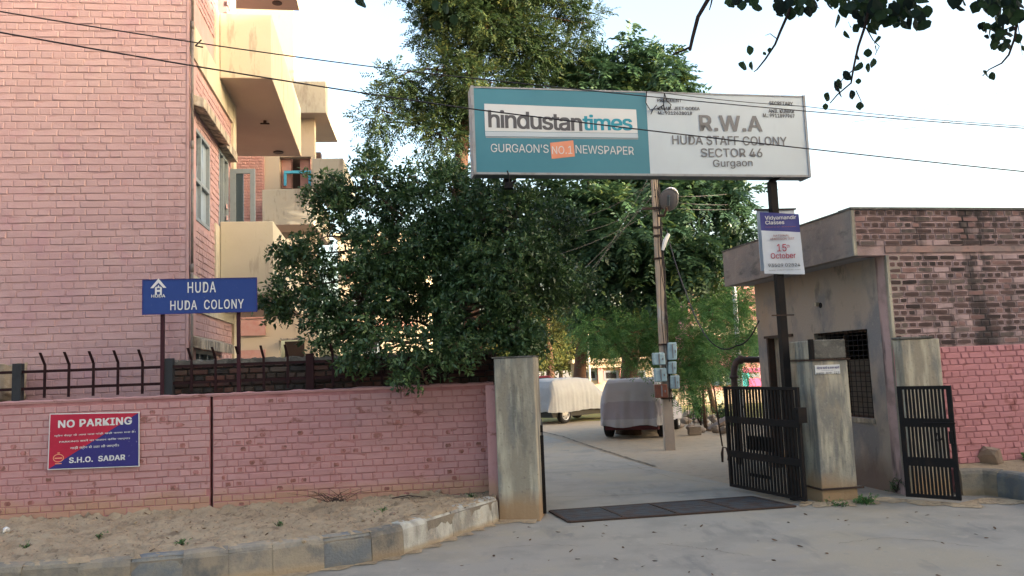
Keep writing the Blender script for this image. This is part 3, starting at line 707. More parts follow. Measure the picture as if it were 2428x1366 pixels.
# gable wall with its window and door openings
zW0 = FD.px(455, 513)[1]; zW1 = FD.px(455, 290)[1]; uW0 = FD.px(453, 500)[0]; uW1 = FD.px(497, 500)[0]
uD0 = FD.px(519, 450)[0]; uD1 = FD.px(541, 450)[0]; zBal = FD.px(517, 700)[1]; zD1 = FD.px(519, 352)[1]
zB2 = FD.px(516, 183)[1]                      # underside of the upper balcony
STO = zB2 - zBal
b = MB()
FDi = FD
def wallcells(mb, uc, zc, holes, d0, d1, mi=0):
    for i in range(len(uc)-1):
        for j in range(len(zc)-1):
            um, zm = (uc[i]+uc[i+1])/2, (zc[j]+zc[j+1])/2
            if any(h[0] < um < h[1] and h[2] < zm < h[3] for h in holes): continue
            mb.fbox(FD, uc[i], uc[i+1], d0, d1, zc[j], zc[j+1], mi)
ZL = FD.px(456, 828)[1]
holes = [(uW0, uW1, zW0, zW1), (uD0, uD1, zBal+.12, zD1), (uW0, uW1+.3, 1.0, ZL)] + [(uW0, uW1, zW0+STO, zW1+STO), (uD0, uD1, zBal+.12+STO, zD1+STO)]
uc = sorted({.05, uW0, uW1, uW1+.3, uD0, uD1, u556}); zc = sorted({0.0, 1.0, zW0, zW1, zBal+.12, zD1, ZL, zW0+STO, zW1+STO, zBal+.12+STO, zD1+STO, ZH})
wallcells(b, uc, zc, holes, -.3, -.008)
b.build('side_wall', m_pinkb_joint, ab)
def inhole(u, z, a, e): return any(h[0]-.02 < u < h[1]+.02 and h[2]-.03 < z < h[3]+.03 for h in holes) or (z > zB2-.38 and z < zB2+.55 and True) or (zBal-.38 < z < zBal+.02)
lay_bricks(ab, FD, .06, FD.px(548, 295)[0], 1.1, 9.5, .283, .0925, .011, lambda r, u, z: (m_pinkb, m_pinkb), d0=-.008, joint=.009, seed=22, skip=inhole, indiv=False)
# cream beam bands and the pilaster beside the balcony
b = MB()
for zb_ in (zBal, zB2, zB2+STO):
    b.fbox(FD, .05, u556-.003, -.006, .025, zb_-.36, zb_+.10)
    b.fbox(FD, FD.px(508, 150)[0], u556-.003, -.006, .024, zb_+.103, zb_+1.04)
b.fbox(FD, FD.px(549, 280)[0], u556, -.29, .03, 0, ZH)
b.build('cream_band', m_cream, ab)
b = MB(); b.fbox(FD, u556+.002, DEEP+.6, -1.5, -1.2, 0, ZH); b.build('recess_wall', m_pinkb, ab)
b = MB(); b.fbox(FD, 0.0, .1, -4, -3.7, 0, ZH); b.fbox(FD, DEEP+.3, DEEP+.6, -6, -1.21, 0, ZH); b.build('back_wall', m_pinkb, ab)
b = MB(); b.fbox(FD, -.1, DEEP+.8, -6.2, .35, ZH, ZH+.15); b.build('roof', m_slab, ab)
# balconies: slab + parapet round three sides
uN = FD.px(517, 600)[0]
FN1 = Fr(FD.P(uN, 0, 0), 9.3)
proj_u = FN1.px(645, 181)[0]
uFar = uN + 4.5
def balcony(zb_, top, name='balcony'):
    th = .11; zf = zb_
    r_ = MB(); r_.fbox(FD, uN+.004, uFar-.004, 0.03, proj_u-.004, zf, zf+.12); r_.fbox(FD, u556+.004, uFar-.004, -1.19, 0.0299, zf, zf+.12)
    sl_ = r_.build('balcony_slab', m_soffit, ab)
    p = MB()
    p.fbox(FD, uN, uN+th, 0.03, proj_u, zf+.003, top); p.fbox(FD, uFar-th, uFar, 0.03, proj_u, zf+.003, top)
    p.fbox(FD, uN+th, uFar-th, proj_u-th, proj_u, zf+.003, top)
    p.build('balcony_parapet', m_cream, ab, bevel=.012)
    q = MB(); pc = FD.P(uN+2.1, proj_u*.5, zf)
    q.tube([pc + Vector((0, 0, -.002)), pc + Vector((0, 0, -.05))], .03, 8); q.tube([pc + Vector((-.08, 0, -.05)), pc + Vector((.08, 0, -.06))], .014, 6)
    q.build('ceiling_hook', m_rust, ab)
    q = MB(); pc = FD.P(uFar-.35, proj_u-.42, zf-.002); q.tube([pc, pc + Vector((0, 0, -.02))], .10, 14); q.build('drain_spout', m_pipe2, ab)
zp1 = FN1.px(600, 525)[1]; zp2 = FN1.px(560, 32)[1]
balcony(zBal, zp1); balcony(zB2, zp2); z3 = Fr(FD.P(uFar, 0, 0), 9.3).px(600, 22)[1]; balcony(z3, z3+.95)
# sunshades over the windows
def shade(zc_, u0_, u1_, dpt=.40):
    b = MB(); P = FD.P; t = .13
    b.hexa([P(u0_, dpt, zc_-.05), P(u1_, dpt, zc_-.05), P(u1_, -.007, zc_), P(u0_, -.007, zc_), P(u0_, dpt, zc_-.05+t), P(u1_, dpt, zc_-.05+t), P(u1_, -.007, zc_+t+.02), P(u0_, -.007, zc_+t+.02)])
    o = b.build('sunshade', m_chajja, ab, bevel=.01); return o
zs = FD.px(454, 250)[1]
FC = Fr(FD.P(.12, 0, 0), 9.3); dsh = FC.px(487, 245)[0]
uS1 = FD.px(518, 330)[0]
shade(zs, .06, uS1, dsh); shade(FD.px(456, 822)[1], .10, uS1+.25, dsh); shade(zs+STO, .10, uS1, dsh)
# windows: frame, mullions, panes
def window(u0_, u1_, z0_, z1_, cols, transom=None, dd=-.045, curtain=True):
    f = MB(); w_ = .05
    f.fbox(FD, u0_, u1_, dd-.05, dd+.05, z0_, z0_+w_); f.fbox(FD, u0_, u1_, dd-.05, dd+.05, z1_-w_, z1_)
    for k in range(cols+1):
        u = u0_ + (u1_-u0_-w_)*k/cols; f.fbox(FD, u, u+w_, dd-.049, dd+.051, z0_+w_, z1_-w_)
    if transom: 
        for k in range(cols):
            a = u0_+(u1_-u0_-w_)*k/cols + w_; e = u0_+(u1_-u0_-w_)*(k+1)/cols; f.fbox(FD, a, e, dd-.048, dd+.052, transom, transom+w_)
    fo = f.build('window', m_winframe, ab)
    for k in range(cols):
        a = u0_+(u1_-u0_-w_)*k/cols + w_; e = u0_+(u1_-u0_-w_)*(k+1)/cols
        p = MB(); p.fbox(FD, a, e, dd-.005, dd+.005, z0_+w_, z1_-w_); p.build('pane', m_glass2 if curtain else m_glass, fo)
    if curtain:
        c = MB(); c.fbox(FD, u0_+.05, u1_-.05, dd-.14, dd-.12, z0_+.05, z1_-.05); c.build('curtain', m_curtain, fo)
window(uW0, uW1, zW0, zW1, 2, zW0+(zW1-zW0)*.42)
window(uW0, uW1, zW0+STO, zW1+STO, 2, zW0+STO+(zW1-zW0)*.42)
window(uD0, uD1, zBal+.12, zD1, 2, None, curtain=False)
b = MB(); b.fbox(FD, uD0-.3, uD1+.3, -.9, -.6, zBal, zD1+.2); b.build('room_shade_panel', m_void_shade, ab)  # black slab painted as the unlit room behind the door
b = MB(); b.fbox(FD, uW0, uW1+.4, -.8, -.5, .9, ZL+.1); b.build('room_shade_panel', m_void_shade, ab)  # black slab in place of the shade behind the lower window
window(uW0, uW1+.3, 1.0, ZL, 3, None, curtain=False)
# open shutter leaf standing out from the door
FSh = Fr(FD.P(uD1+.02, 0, 0), 5.0); a0 = FSh.px(547, 520)[0]; a1 = FSh.px(606, 520)[0]; t1 = FSh.px(575, 402)[1]; zb_ = zBal+.15
b = MB(); w_ = .075
b.fbox(FSh, a0, a1, 0, .04, t1-w_, t1); b.fbox(FSh, a0, a1, 0, .04, zb_, zb_+w_); b.fbox(FSh, a0, a0+w_*1.2, .001, .041, zb_+w_, t1-w_); b.fbox(FSh, a1-w_, a1, .001, .041, zb_+w_, t1-w_)
so = b.build('shutter', m_winframe, ab)
b = MB(); b.fbox(FSh, a0+w_*1.2, a0+w_*1.2+.12, .012, .026, zb_+w_, t1-w_); b.build('glass_panel', m_glass, so)
# plaster lintel and drain pipe
b = MB(); P = FD.P; b.fbox(FD, uD0-.08, uD1+.16, .0, .12, zD1+.02, zD1+.16); b.build('door_hood', m_chajja, ab)
b = MB()
for z in np.arange(0, ZH-1, 1.6): b.tube([FD.P(.02, .035, z), FD.P(.02, .035, z+1.55)], .018, 8); b.tube([FD.P(.02, .035, z+1.5), FD.P(.02, .035, z+1.6)], .024, 8)
b.build('drain_pipe', m_pipe, ab, smooth=True)
b = MB(); pz = FD.px(450, 108)[1]; b.tube([FD.P(.03, .07, pz), FD.P(-.05, .16, pz+.05)], .01, 5); b.tube([FD.P(.03, .07, pz), FD.P(.0, .17, pz-.03)], .01, 5); b.build('pipe_bracket', m_rust, ab)

# ================================================================== SECOND BLOCK FURTHER BACK
D2 = 23.0
C2 = at(625, 700, D2); F2 = Fr(C2, 6.0)
b2 = thing('apartment_building', 'sunlit peach apartment block with salmon strips behind the leafy shrub', 'building', tuple(C2.xy) + (0,))
q = lambda x, y, d=0.0: F2.px(x, y, d)
def r2(mb, x0, y0, x1, y1, d0, d1, mi=0):
    a = q(x0, y1, d1); c = q(x1, y0, d1); mb.fbox(F2, a[0], c[0], d0, d1, a[1], c[1], mi)
uA = q(500, 500)[0]; uB = q(748, 500)[0]
zW_hole0, zW_hole1 = q(664, 448)[1], q(664, 372)[1]
h1 = (q(663, 400)[0], q(738, 400)[0], zW_hole0, zW_hole1)
h2 = (q(662, 820)[0], q(722, 820)[0], q(690, 852)[1]-.6, q(690, 806)[1])
b = MB()
ucs = sorted({uA, h1[0], h1[1], h2[0], h2[1], uB}); zcs = sorted({0, h1[2], h1[3], h2[2], h2[3], 9.8})
for i in range(len(ucs)-1):
    for j in range(len(zcs)-1):
        um, zm = (ucs[i]+ucs[i+1])/2, (zcs[j]+zcs[j+1])/2
        if any(h[0] < um < h[1] and h[2] < zm < h[3] for h in (h1, h2)): continue
        b.fbox(F2, ucs[i], ucs[i+1], -.3, 0, zcs[j], zcs[j+1])
b.fbox(F2, uA, q(700, 500)[0], -.3, 0, 9.8, 12.8)
b.build('wall', m_cream2, b2)
b = MB(); b.fbox(F2, h1[0]-.2, h1[1]+.2, -.9, -.6, h1[2], h1[3]+.3); b.build('room_shade_panel', m_room_shade, b2)  # dark slab carries the shade inside the window recess
b = MB(); b.fbox(F2, h2[0], h2[1], -1.2, -.9, h2[2], h2[3]); b.build('room_shade_panel', m_room_shade, b2)  # shade of the lower recess, put into a dark slab
b = MB(); r2(b, 668, 372, 690, 446, -.5, -.2); r2(b, 712, 372, 735, 446, -.5, -.25); b.build('inner_panel', m_brickband, b2)
f = MB(); r2(f, 673, 404, 737, 411, -.12, -.04); r2(f, 673, 411, 679, 440, -.12, -.05); r2(f, 731, 411, 737, 440, -.12, -.05)
f.build('window_frame', m_cyan, b2)
b = MB(); r2(b, 556, 372, 626, 757, .003, .05); r2(b, 563, 757, 629, 797, .05, .10); r2(b, 563, 829, 629, 856, .05, .10); b.build('salmon_strip', m_brickband, b2)
FS2 = Fr(F2.P(0, .052, 0), 6.0)
lay_bricks(b2, FS2, q(556, 600)[0], q(626, 600)[0], q(600, 520)[1], q(600, 374)[1], .25, .085, .012, lambda r, u, z: (m_brickband, m_brickband), d0=0, joint=.014, seed=33, indiv=False)
# balcony fronts on this block
def bal2(x0, x1, ytop, ybot, dep, uoff=0.0):
    a = q(x0, ybot, dep); c = q(x1, ytop, dep)
    s_ = MB(); s_.fbox(F2, a[0]+.005, c[0]-.005, -2.5, dep-.005, a[1]-.002, a[1]+.12); s_.build('balcony_slab', m_soffit, b2)
    p = MB(); p.fbox(F2, a[0], c[0], dep-.12, dep, a[1], c[1]); p.fbox(F2, c[0]-.12, c[0], -2.5, dep-.12, a[1], c[1]); p.fbox(F2, a[0], a[0]+.12, .001, dep-.12, a[1], c[1])
    p.build('balcony_parapet', m_cream, b2, bevel=.015)
bal2(690, 772, 192, 268, .5); bal2(742, 814, 375, 440, .9); bal2(622, 742, 448, 534, 1.2)
b = MB(); r2(b, 664, 800, 724, 806, .001, .5); b.build('sunshade', m_chajja, b2)
b = MB(); b.fbox(F2, h2[0]+.9, h2[1]-.02, -.85, -.8, h2[2], h2[3]-.3); b.build('lit_door', m_cream2, b2)

# ================================================================== LEFT GATE PILLAR + LEAF SEEN EDGE-ON
pl = ground(1184, 1237); pr = ground(1281, 1236)
FPi = Fr(pl, math.degrees(math.atan2(pr.y-pl.y, pr.x-pl.x))); Wp = (pr-pl).length
zpt = FPi.px(1215, 849)[1]
gp = thing('gate_pillar', 'square stained concrete gate pillar at the end of the pink wall', 'pillar', FPi.P(Wp/2, -.25, 0))
b = MB(); ns = 14
rr = random.Random(8)
for k in range(1): b.fbox(FPi, 0, Wp, -.46, 0, -.1, zpt)
b.build('shaft', m_conc, gp, bevel=.012)
b = MB(); b.fbox(FPi, -.02, Wp+.0, -.48, .006, zpt+.002, zpt+.02); b.build('cap', m_conc_dark, gp)
b = MB(); b.fbox(FPi, -.13, -.003, -.40, -.12, -.05, WTOP-.01); b.build('wall_return', m_pink, gp)
hg = FPi.P(Wp+.02, -.30, 0)
def gate_leaf(root, fr, L, z0_, z1_, n, rails, mat_, fw=.05, pw=.022):
    b = MB(); b.fbox(fr, 0, fw, -.02, .02, z0_, z1_); b.fbox(fr, L-fw, L, -.02, .02, z0_, z1_); b.fbox(fr, fw, L-fw, -.019, .019, z1_-fw*.8, z1_); b.fbox(fr, fw, L-fw, -.019, .019, z0_, z0_+fw*.8)
    b.build('frame', mat_, root)
    for z, h in rails:
        b = MB(); b.fbox(fr, fw, L-fw, -.018, .018, z-h/2, z+h/2); b.build('rail', mat_, root)
    for i in range(n):
        u = fw + (L-2*fw)*(i+1)/(n+1); b = MB(); b.fbox(fr, u-pw/2, u+pw/2, -.010, .008, z0_+fw*.8, z1_-fw*.8); b.build('picket', mat_, root)
gl = thing('gate_leaf', 'black iron gate leaf folded open and seen edge-on beside the left pillar', 'gate', tuple(hg))
FG0 = Fr(hg, math.degrees(math.atan2(hg.y, hg.x)) + .4)
gate_leaf(gl, FG0, 1.35, .03, FG0.px(1270, 920)[1], 19, [(.5, .09), (1.0, .08)], m_iron)

# ================================================================== RIGHT GATE PILLAR
ql = ground(1952, 1194); qr = ground(2036, 1188)
FR = Fr(ql, math.degrees(math.atan2(qr.y-ql.y, qr.x-ql.x))); Wq = (qr-ql).length
zband = FR.px(1926, 856)[1]; zcap = FR.px(1935, 806)[1]
rp = thing('gate_pillar', 'square peeling concrete gate pillar with split cap and white phone notice', 'pillar', FR.P(Wq/2, -.2, 0))
b = MB(); b.fbox(FR, 0, Wq, -.62, 0, -.1, zband); b.build('shaft', m_conc, rp, bevel=.012)
b = MB(); b.fbox(FR, -.012, Wq+.03, -.64, .02, zband+.002, zband+.018); b.build('iron_band', m_rust, rp)
b = MB(); b.fbox(FR, -.014, .03, -.05, .008, zband+.0185, zcap+.01); b.build('corner_iron', m_iron, rp)
b = MB(); b.fbox(FR, .034, Wq-.01, -.24, -.0, zband+.02, zcap); b.build('cap_block', m_conc_dark, rp, bevel=.012)
b = MB(); b.fbox(FR, .0, .03, -.61, -.055, zband+.02, zcap-.005); b.fbox(FR, .031, Wq-.05, -.61, -.29, zband+.02, zcap-.005); b.build('cap_block', m_conc, rp, bevel=.012)
zb1_ = FR.px(1955, 1160)[1]
b = MB(); b.fbox(FR, -.02, Wq+.07, .002, .03, zb1_-.012, zb1_+.008); b.fbox(FR, -.022, -.002, -.42, .001, zb1_-.012, zb1_+.008); b.build('foot_band', m_rust, rp)
nb = thing('paper_notice', 'small white Hindi phone number notice pasted on the right pillar', 'notice', FR.P(.1, 0, zband-.1))
bx = pbox(FR, 1933, 888, 1990, 864)
b = MB(); b.fbox(FR, bx[0], bx[2], .002, .006, bx[1], bx[3]); b.build('paper', m_white, nb)
letters(nb, FR, 'मोटापा घटायें या वजन बढायें', pbox(FR, 1936, 876, 1988, 867), m_navy, .01, d=.008)
letters(nb, FR, '8800-879-727', pbox(FR, 1935, 888, 1989, 881), m_ink, .03, d=.008)
letters(nb, FR, 'आयुर्वेदिक दवा से', pbox(FR, 1946, 880, 1980, 877), m_navy, .0, d=.008)

# ================================================================== RIGHT GATE LEAF (open)
gh = ground(1912, 1190, .04); gf = ground(1733, 1154, .04)
FG = Fr(gf, math.degrees(math.atan2(gh.y-gf.y, gh.x-gf.x))); LG = (gh-gf).xy.length
g2 = thing('gate_leaf', 'wide black iron picket gate leaf standing open at the right pillar', 'gate', FG.P(LG, 0, 0))
zg1 = FG.px(1880, 918)[1]
gate_leaf(g2, FG, LG, .045, zg1, 21, [(.045+(zg1-.045)*.67, .085), (.045+(zg1-.045)*.33, .085)], m_iron, fw=.045, pw=.03)
b = MB(); b.fbox(FG, LG-.02, LG+.05, -.06, .06, zg1-.42, zg1-.24); b.fbox(FG, LG-.01, LG+.03, -.05, .07, zg1-.30, zg1-.26); b.build('hinge_plate', m_iron, g2)
b = MB(); b.fbox(FG, LG*.28, LG*.62, -.04, -.022, .56, .74); b.fbox(FG, LG*.25, LG*.55, -.04, -.022, .22, .26); b.build('latch_plate', m_iron, g2)

# ================================================================== IRON CATTLE GRATE
cg = [ground(1305, 1214), ground(1350, 1240), ground(1885, 1203), ground(1783, 1180)]
ce = ((cg[0]+cg[1]+cg[2]+cg[3])/4)
m_grate = mat('grate_iron', (.055, .06, .07), .7, [(6, .45, .6, (.06, .04, .035), .8)], spec=.3)
gr = thing('drain_grate', 'dark iron bar grate laid across the gateway road', 'grate', tuple(ce.xy) + (0,))
b = MB(); A, B, Cc, Dd = [Vector((p.x, p.y, .004)) for p in cg]
b.face([A, B, Cc, Dd]); b.build('pit_shade', m_void_shade, gr)  # flat black sheet painted for the shade below the bars
fm = MB()
for p0, p1 in ((A, B), (B, Cc), (Cc, Dd), (Dd, A)): 
    t = (p1-p0).normalized(); nr = Vector((-t.y, t.x, 0))*.022; z = Vector((0, 0, .016))
    fm.hexa([p0-nr, p1-nr, p1+nr, p0+nr, p0-nr+z, p1-nr+z, p1+nr+z, p0+nr+z])
fm.build('frame', m_rust, gr)
nb_ = 15
for i in range(nb_):
    t0 = (i+.7)/(nb_+.4); p0 = A.lerp(B, t0); p1 = Dd.lerp(Cc, t0)
    for half in ((.0, .47), (.49, 1.0)):
        a_ = p0.lerp(p1, half[0]); e_ = p0.lerp(p1, half[1]); nr = Vector((0, .0165, 0)); z = Vector((0, 0, .012+.002*random.random()))
        bb = MB(); bb.hexa([a_-nr, e_-nr, e_+nr, a_+nr, a_-nr+z, e_-nr+z, e_+nr+z, a_+nr+z]); bb.build('bar', m_grate, gr)
for h in (.24, .48, .74):
    p0 = A.lerp(Dd, h); p1 = B.lerp(Cc, h); t = Vector((.02, 0, 0)); z = Vector((0, 0, .018))
    bb = MB(); bb.hexa([p0-t, p1-t, p1+t, p0+t, p0-t+z, p1-t+z, p1+t+z, p0+t+z]); bb.build('cross_bar', m_rust, gr)

# ================================================================== GUARD HOUSE (right)
K = ground(2150, 1175); FKs = Fr(K, 101.4-180); FKf = Fr(K, 12.0)
gd = thing('guard_house', 'low grey plastered guard house with faded pink sooty brick front', 'building', tuple(K.xy) + (0,))
zR1 = FKf.px(2019, 497, 0)[1]; zR0 = FKf.px(2022, 606)[1]
uO = FKf.px(2021, 550)[0]                      # overhang corner (negative u)
uEnd = 4.2
# side wall with window hole (u negative = away from the viewer)
us_b = FKs.px(1797, 800)[0]
wu0 = FKs.px(1934, 850)[0]; wu1 = FKs.px(2064, 880)[0]; wz1 = FKs.px(2053, 780)[1]; wz0 = FKs.px(2076, 994)[1]
du0 = FKs.px(1822, 850)[0]; du1 = FKs.px(1868, 850)[0]; dz1 = FKs.px(1822, 803)[1]
b = MB(); ucs = sorted({us_b, du0, du1, wu0, wu1, -.01}); zcs = sorted({-.1, wz0, wz1, dz1, zR0})
for i in range(len(ucs)-1):
    for j in range(len(zcs)-1):
        um, zm = (ucs[i]+ucs[i+1])/2, (zcs[j]+zcs[j+1])/2
        if (wu0 < um < wu1 and wz0 < zm < wz1) or (du0 < um < du1 and zm < dz1): continue
        b.fbox(FKs, ucs[i], ucs[i+1], -.2, 0, zcs[j], zcs[j+1])
b.build('side_wall', m_conc2, gd)
b = MB(); b.fbox(FKs, us_b, us_b+.2, -3.5, -.2, -.1, zR0); b.fbox(FKs, us_b+.2, -.3, -3.7, -3.5, -.1, zR0); b.build('back_wall', m_conc2, gd)
b = MB(); b.fbox(FKs, wu0-.6, wu1+.3, -1.9, -1.8, 0, zR0); b.build('inner_wall', m_room_shade, gd)  # dark colour stands in for shade at the room back
# window sill plaster, mesh grille
b = MB(); b.fbox(FKs, wu0-.03, wu1+.02, .0, .012, wz0-.06, wz0-.002); b.build('sill', m_conc, gd)
gm = MB(); 
gm.fbox(FKs, wu0, wu1, -.10, -.07, wz1-.03, wz1); gm.fbox(FKs, wu0, wu1, -.10, -.07, wz0, wz0+.03); gm.fbox(FKs, wu1-.03, wu1, -.101, -.071, wz0+.03, wz1-.03)
gm.fbox(FKs, wu0, wu1-.03, -.10, -.075, wz0+(wz1-wz0)*.5, wz0+(wz1-wz0)*.52); gm.fbox(FKs, (wu0+wu1)/2-.015, (wu0+wu1)/2+.015, -.102, -.072, wz0+.03, wz1-.03)
wf = gm.build('window', m_rust, gd)
gm = MB(); nn = 12
for i in range(1, nn):
    u = wu0 + (wu1-wu0)*i/nn; gm.fbox(FKs, u-.004, u+.004, -.066, -.060, wz0, wz1)
nz = 17
for i in range(1, nz):
    z = wz0 + (wz1-wz0)*i/nz; gm.fbox(FKs, wu0, wu1, -.0595, -.0535, z-.004, z+.004)
gm.build('grille', m_iron, wf)
b = MB(); b.fbox(FKs, wu0-.3, wu1+.1, -.35, -.33, wz0, wz0+(wz1-wz0)*.66); b.build('lit_back_board', mat('lit_back_paint', (.13, .11, .09), .9, [(4, .4, .7, (.09, .075, .06), .8)]), gd)  # grey-brown board whose paler colour imitates the lit lower room back
# door frame
b = MB(); b.fbox(FKs, du0, du0+.05, -.12, .015, 0, dz1); b.fbox(FKs, du1-.05, du1, -.12, .015, 0, dz1); b.fbox(FKs, du0-.05, du1+.2, -.10, .03, dz1+.001, dz1+.04); b.build('door_frame', m_rust, gd)
b = MB(); b.fbox(FKs, du0+.05, du1-.05, -.15, -.10, 0, dz1); b.build('door', m_conc, gd)
# front brick wall
zpk = FKf.px(2400, 813)[1]
b = MB(); b.fbox(FKf, 0.0, uEnd, -.22, -.015, -.1, zR1-.001); b.fbox(FKf, uO+.06, -.001, -.22, -.015, zR0+.001, zR1-.001); b.build('front_wall', m_pale_pink, gd)
b = MB(); b.fbox(FKf, -.001, uEnd, -.0149, -.006, -.1, zpk-.02); b.build('rose_band', m_pinkr, gd)
b = MB(); b.fbox(FKf, uO+.002, uO+.045, -.05, .004, zR0, zR1-.003); b.fbox(FKf, -.0, .035, -.05, .004, 0.3, zR0-.001); b.build('corner_plaster', m_conc, gd)
uP0 = FKf.px(2236, 900)[0]
def gmf(r, u, z):
    if z < zpk: return (m_pinkr, m_pinkr)
    x = r.random()
    return (m_pale_pink, WORN[0] if x < .42 else WORN[1] if x < .62 else WORN[2] if x < .76 else WORN[4] if x < .90 else WORN[3])
zC = FKf.px(2300, 592)[1]
lay_bricks(gd, FKf, .036, 2.2, zpk, zC-.03, .235, .0768, .010, gmf, d0=-.012, joint=.006, seed=41, wear=True, limit=180)
lay_bricks(gd, FKf, uO+.046, 2.2, zC+.055, zR1-.01, .235, .0768, .010, gmf, d0=-.012, joint=.006, seed=42, wear=True, limit=60)
lay_bricks(gd, FKf, uP0-.1, 2.2, .25, zpk, .235, .0765, .011, gmf, d0=-.006, joint=.006, seed=43, limit=60)
b = MB(); b.fbox(FKf, -.001, uEnd, -.0148, .003, zC-.028, zC+.05); b.build('lintel_band', mat('salmon_band', (.33, .21, .185), .9, [(2, .45, .55, (.24, .18, .17), .9), (5, .55, .65, (.12, .10, .10), .8)], bump=(40, .5, .01)), gd)
# roof slab: overhanging to the left
usb = None
ob = FKf.P(uO, 0, 0); FO = Fr(ob, 101.4-180); ub_ = FO.px(1716, 640)[0]
b = MB(); P = FO.P
Lr = 5.0
b.fbox(FO, ub_, -.02, -.14, 0, zR0, zR1); b.build('parapet', m_slab, gd)
b = MB(); b.fbox(FO, ub_+.005, -.24, -4.5, -.141, zR0+.0, zR0+.12); b.build('roof_slab', m_blueslab, gd)
b = MB(); b.fbox(FO, ub_, ub_+.14, -4.5, -.142, zR0+.125, zR1-.002); b.build('back_parapet', m_slab, gd)
b = MB(); b.fbox(FKf, uO-.01, uEnd, -.25, .012, zR1+.001, zR1+.03); b.build('coping', m_conc_dark, gd)
b = MB(); b.fbox(FO, ub_-.01, -.26, -.16, .012, zR1+.002, zR1+.022); b.build('coping', m_conc_dark, gd)
# little plants / hole as a disc painted shade-dark / hooks on the wall
hp = FKs.px(1946, 724); b = MB(); b.tube([FKs.P(hp[0], .001, hp[1]), FKs.P(hp[0], .008, hp[1])], .04, 9); b.build('hole', m_void_shade, gd)
b = MB(); b.tube([FKs.P(hp[0]-.06, .0, hp[1]+.02), FKs.P(hp[0]-.06, .05, hp[1]+.02)], .03, 7); b.build('broken_pipe', m_conc, gd)
# end pier in front of the corner (small gate hangs here)
k0 = ground(2165, 1182); k1 = ground(2268, 1176)
fp = FKf.px(2142, 860); fq = FKf.px(2236, 860)
pz = FKf.px(2200, 803, .16)[1]; pa = FKf.px(2141, 900, .16)[0]; pb_ = FKf.px(2236, 900, .16)[0]
gp3 = thing('wall_pier', 'weathered concrete pier with mossy top between guard house and small gate', 'pillar', FKf.P((pa+pb_)/2, .1, 0))
b = MB(); b.fbox(FKf, pa+.02, pb_, .005, .16, -.1, pz); b.build('shaft', m_conc, gp3, bevel=.012)
b = MB(); b.fbox(FKf, pa, pb_-.10, .006, .175, pz+.001, pz+.03); b.build('cap', m_conc_dark, gp3, bevel=.01)

# ================================================================== SMALL SIDE GATE
sa = ground(2152, 1186, .05); sb = ground(2279, 1196, .03)
sa = at(2150, 1183, 9.62); sb = at(2281, 1197, 9.22)
FSg = Fr(sa, math.degrees(math.atan2(sb.y-sa.y, sb.x-sa.x))); LS = (sb-sa).xy.length
sgt = thing('side_gate', 'narrow black iron picket gate with bolt beside the pink guard house wall', 'gate', FSg.P(LS, 0, 0))
zs1 = FSg.px(2200, 915)[1]
gate_leaf(sgt, FSg, LS, .05, zs1, 11, [(.05+(zs1-.05)*.67, .10), (.05+(zs1-.05)*.32, .10)], m_iron, fw=.05, pw=.024)
b = MB(); b.fbox(FSg, LS-.32, LS+.02, .02, .035, .05+(zs1-.05)*.67-.008, .05+(zs1-.05)*.67+.008)
b.tube([FSg.P(LS-.18, .03, .80), FSg.P(LS-.20, .035, .74), FSg.P(LS-.17, .035, .70), FSg.P(LS-.13, .035, .74), FSg.P(LS-.12, .03, .80)], .009, 6)
b.fbox(FSg, LS-.06, LS-.02, .02, .04, .68, .82); b.build('bolt', m_iron, sgt)

# ================================================================== RIGHT KERB AND ROCK
kk = [ground(x, y, .30) for x, y in ((2276, 1113), (2330, 1112), (2390, 1117), (2460, 1130), (2600, 1165))]; kk = [Vector((p.x, p.y, 0)) for p in kk]
sg2 = [(kk[i+1]-kk[i]).length for i in range(len(kk)-1)]
def kpos2(s):
    for i, l in enumerate(sg2):
        if s <= l or i == len(sg2)-1: return kk[i].lerp(kk[i+1], min(s/l, 1.0))
        s -= l
k2 = thing('kerb', 'short thick grey kerb in front of the pink guard house wall', 'kerb', tuple(kk[1]))
T2 = sum(sg2); s = 0
for i, l in enumerate((.42, .45, .45, .45)):
    if s+l > T2: break
    kerb_stone(s, s+l, m_kerb[2] if i % 2 else m_kerb[0], k2, kpos2, .30); s += l
vv = MB()
a_ = [Vector((p.x, p.y, .27)) for p in kk]; w_ = [FKf.P(FKf.px(x, 1100)[0], .0, .33) for x in (2262, 2310, 2370, 2440, 2560)]
for i in range(4): vv.face([a_[i], a_[i+1], w_[i+1], w_[i]])
struct(vv, 'planting_bed', m_sand)
def rock(name, c, sx, sy, sz, m, label, cat, seed=0, group=None, parent=None, rough=.28):
    rr = random.Random(seed); bm = bmesh.new(); bmesh.ops.create_icosphere(bm, subdivisions=2, radius=1)
    dirs = [(Vector((rr.gauss(0, 1), rr.gauss(0, 1), rr.gauss(0, 1))).normalized(), rr.uniform(.55, .85)) for _ in range(9)]
    for v in bm.verts:
        c_ = v.co.copy()
        for d, h in dirs:
            t = c_.dot(d)
            if t > h: c_ -= d*(t-h)
        c_ += Vector((rr.uniform(-1, 1),)*3)*.02
        v.co = Vector((c_.x*sx, c_.y*sy, (c_.z+.7)*sz))
    me = bpy.data.meshes.new(name); bm.to_mesh(me); bm.free(); me.materials.append(m)
    o = bpy.data.objects.new(name, me); COL.objects.link(o); o.location = c; o.rotation_euler = (0, 0, rr.uniform(0, 3))
    return tag(o, label, cat, group)
rk = ground(2357, 1104, .30)
rock('rock', (rk.x, rk.y+.1, .29), .20, .15, .175, m_rock, 'brown sandstone boulder resting on the bed above the right kerb', 'rock', 5)

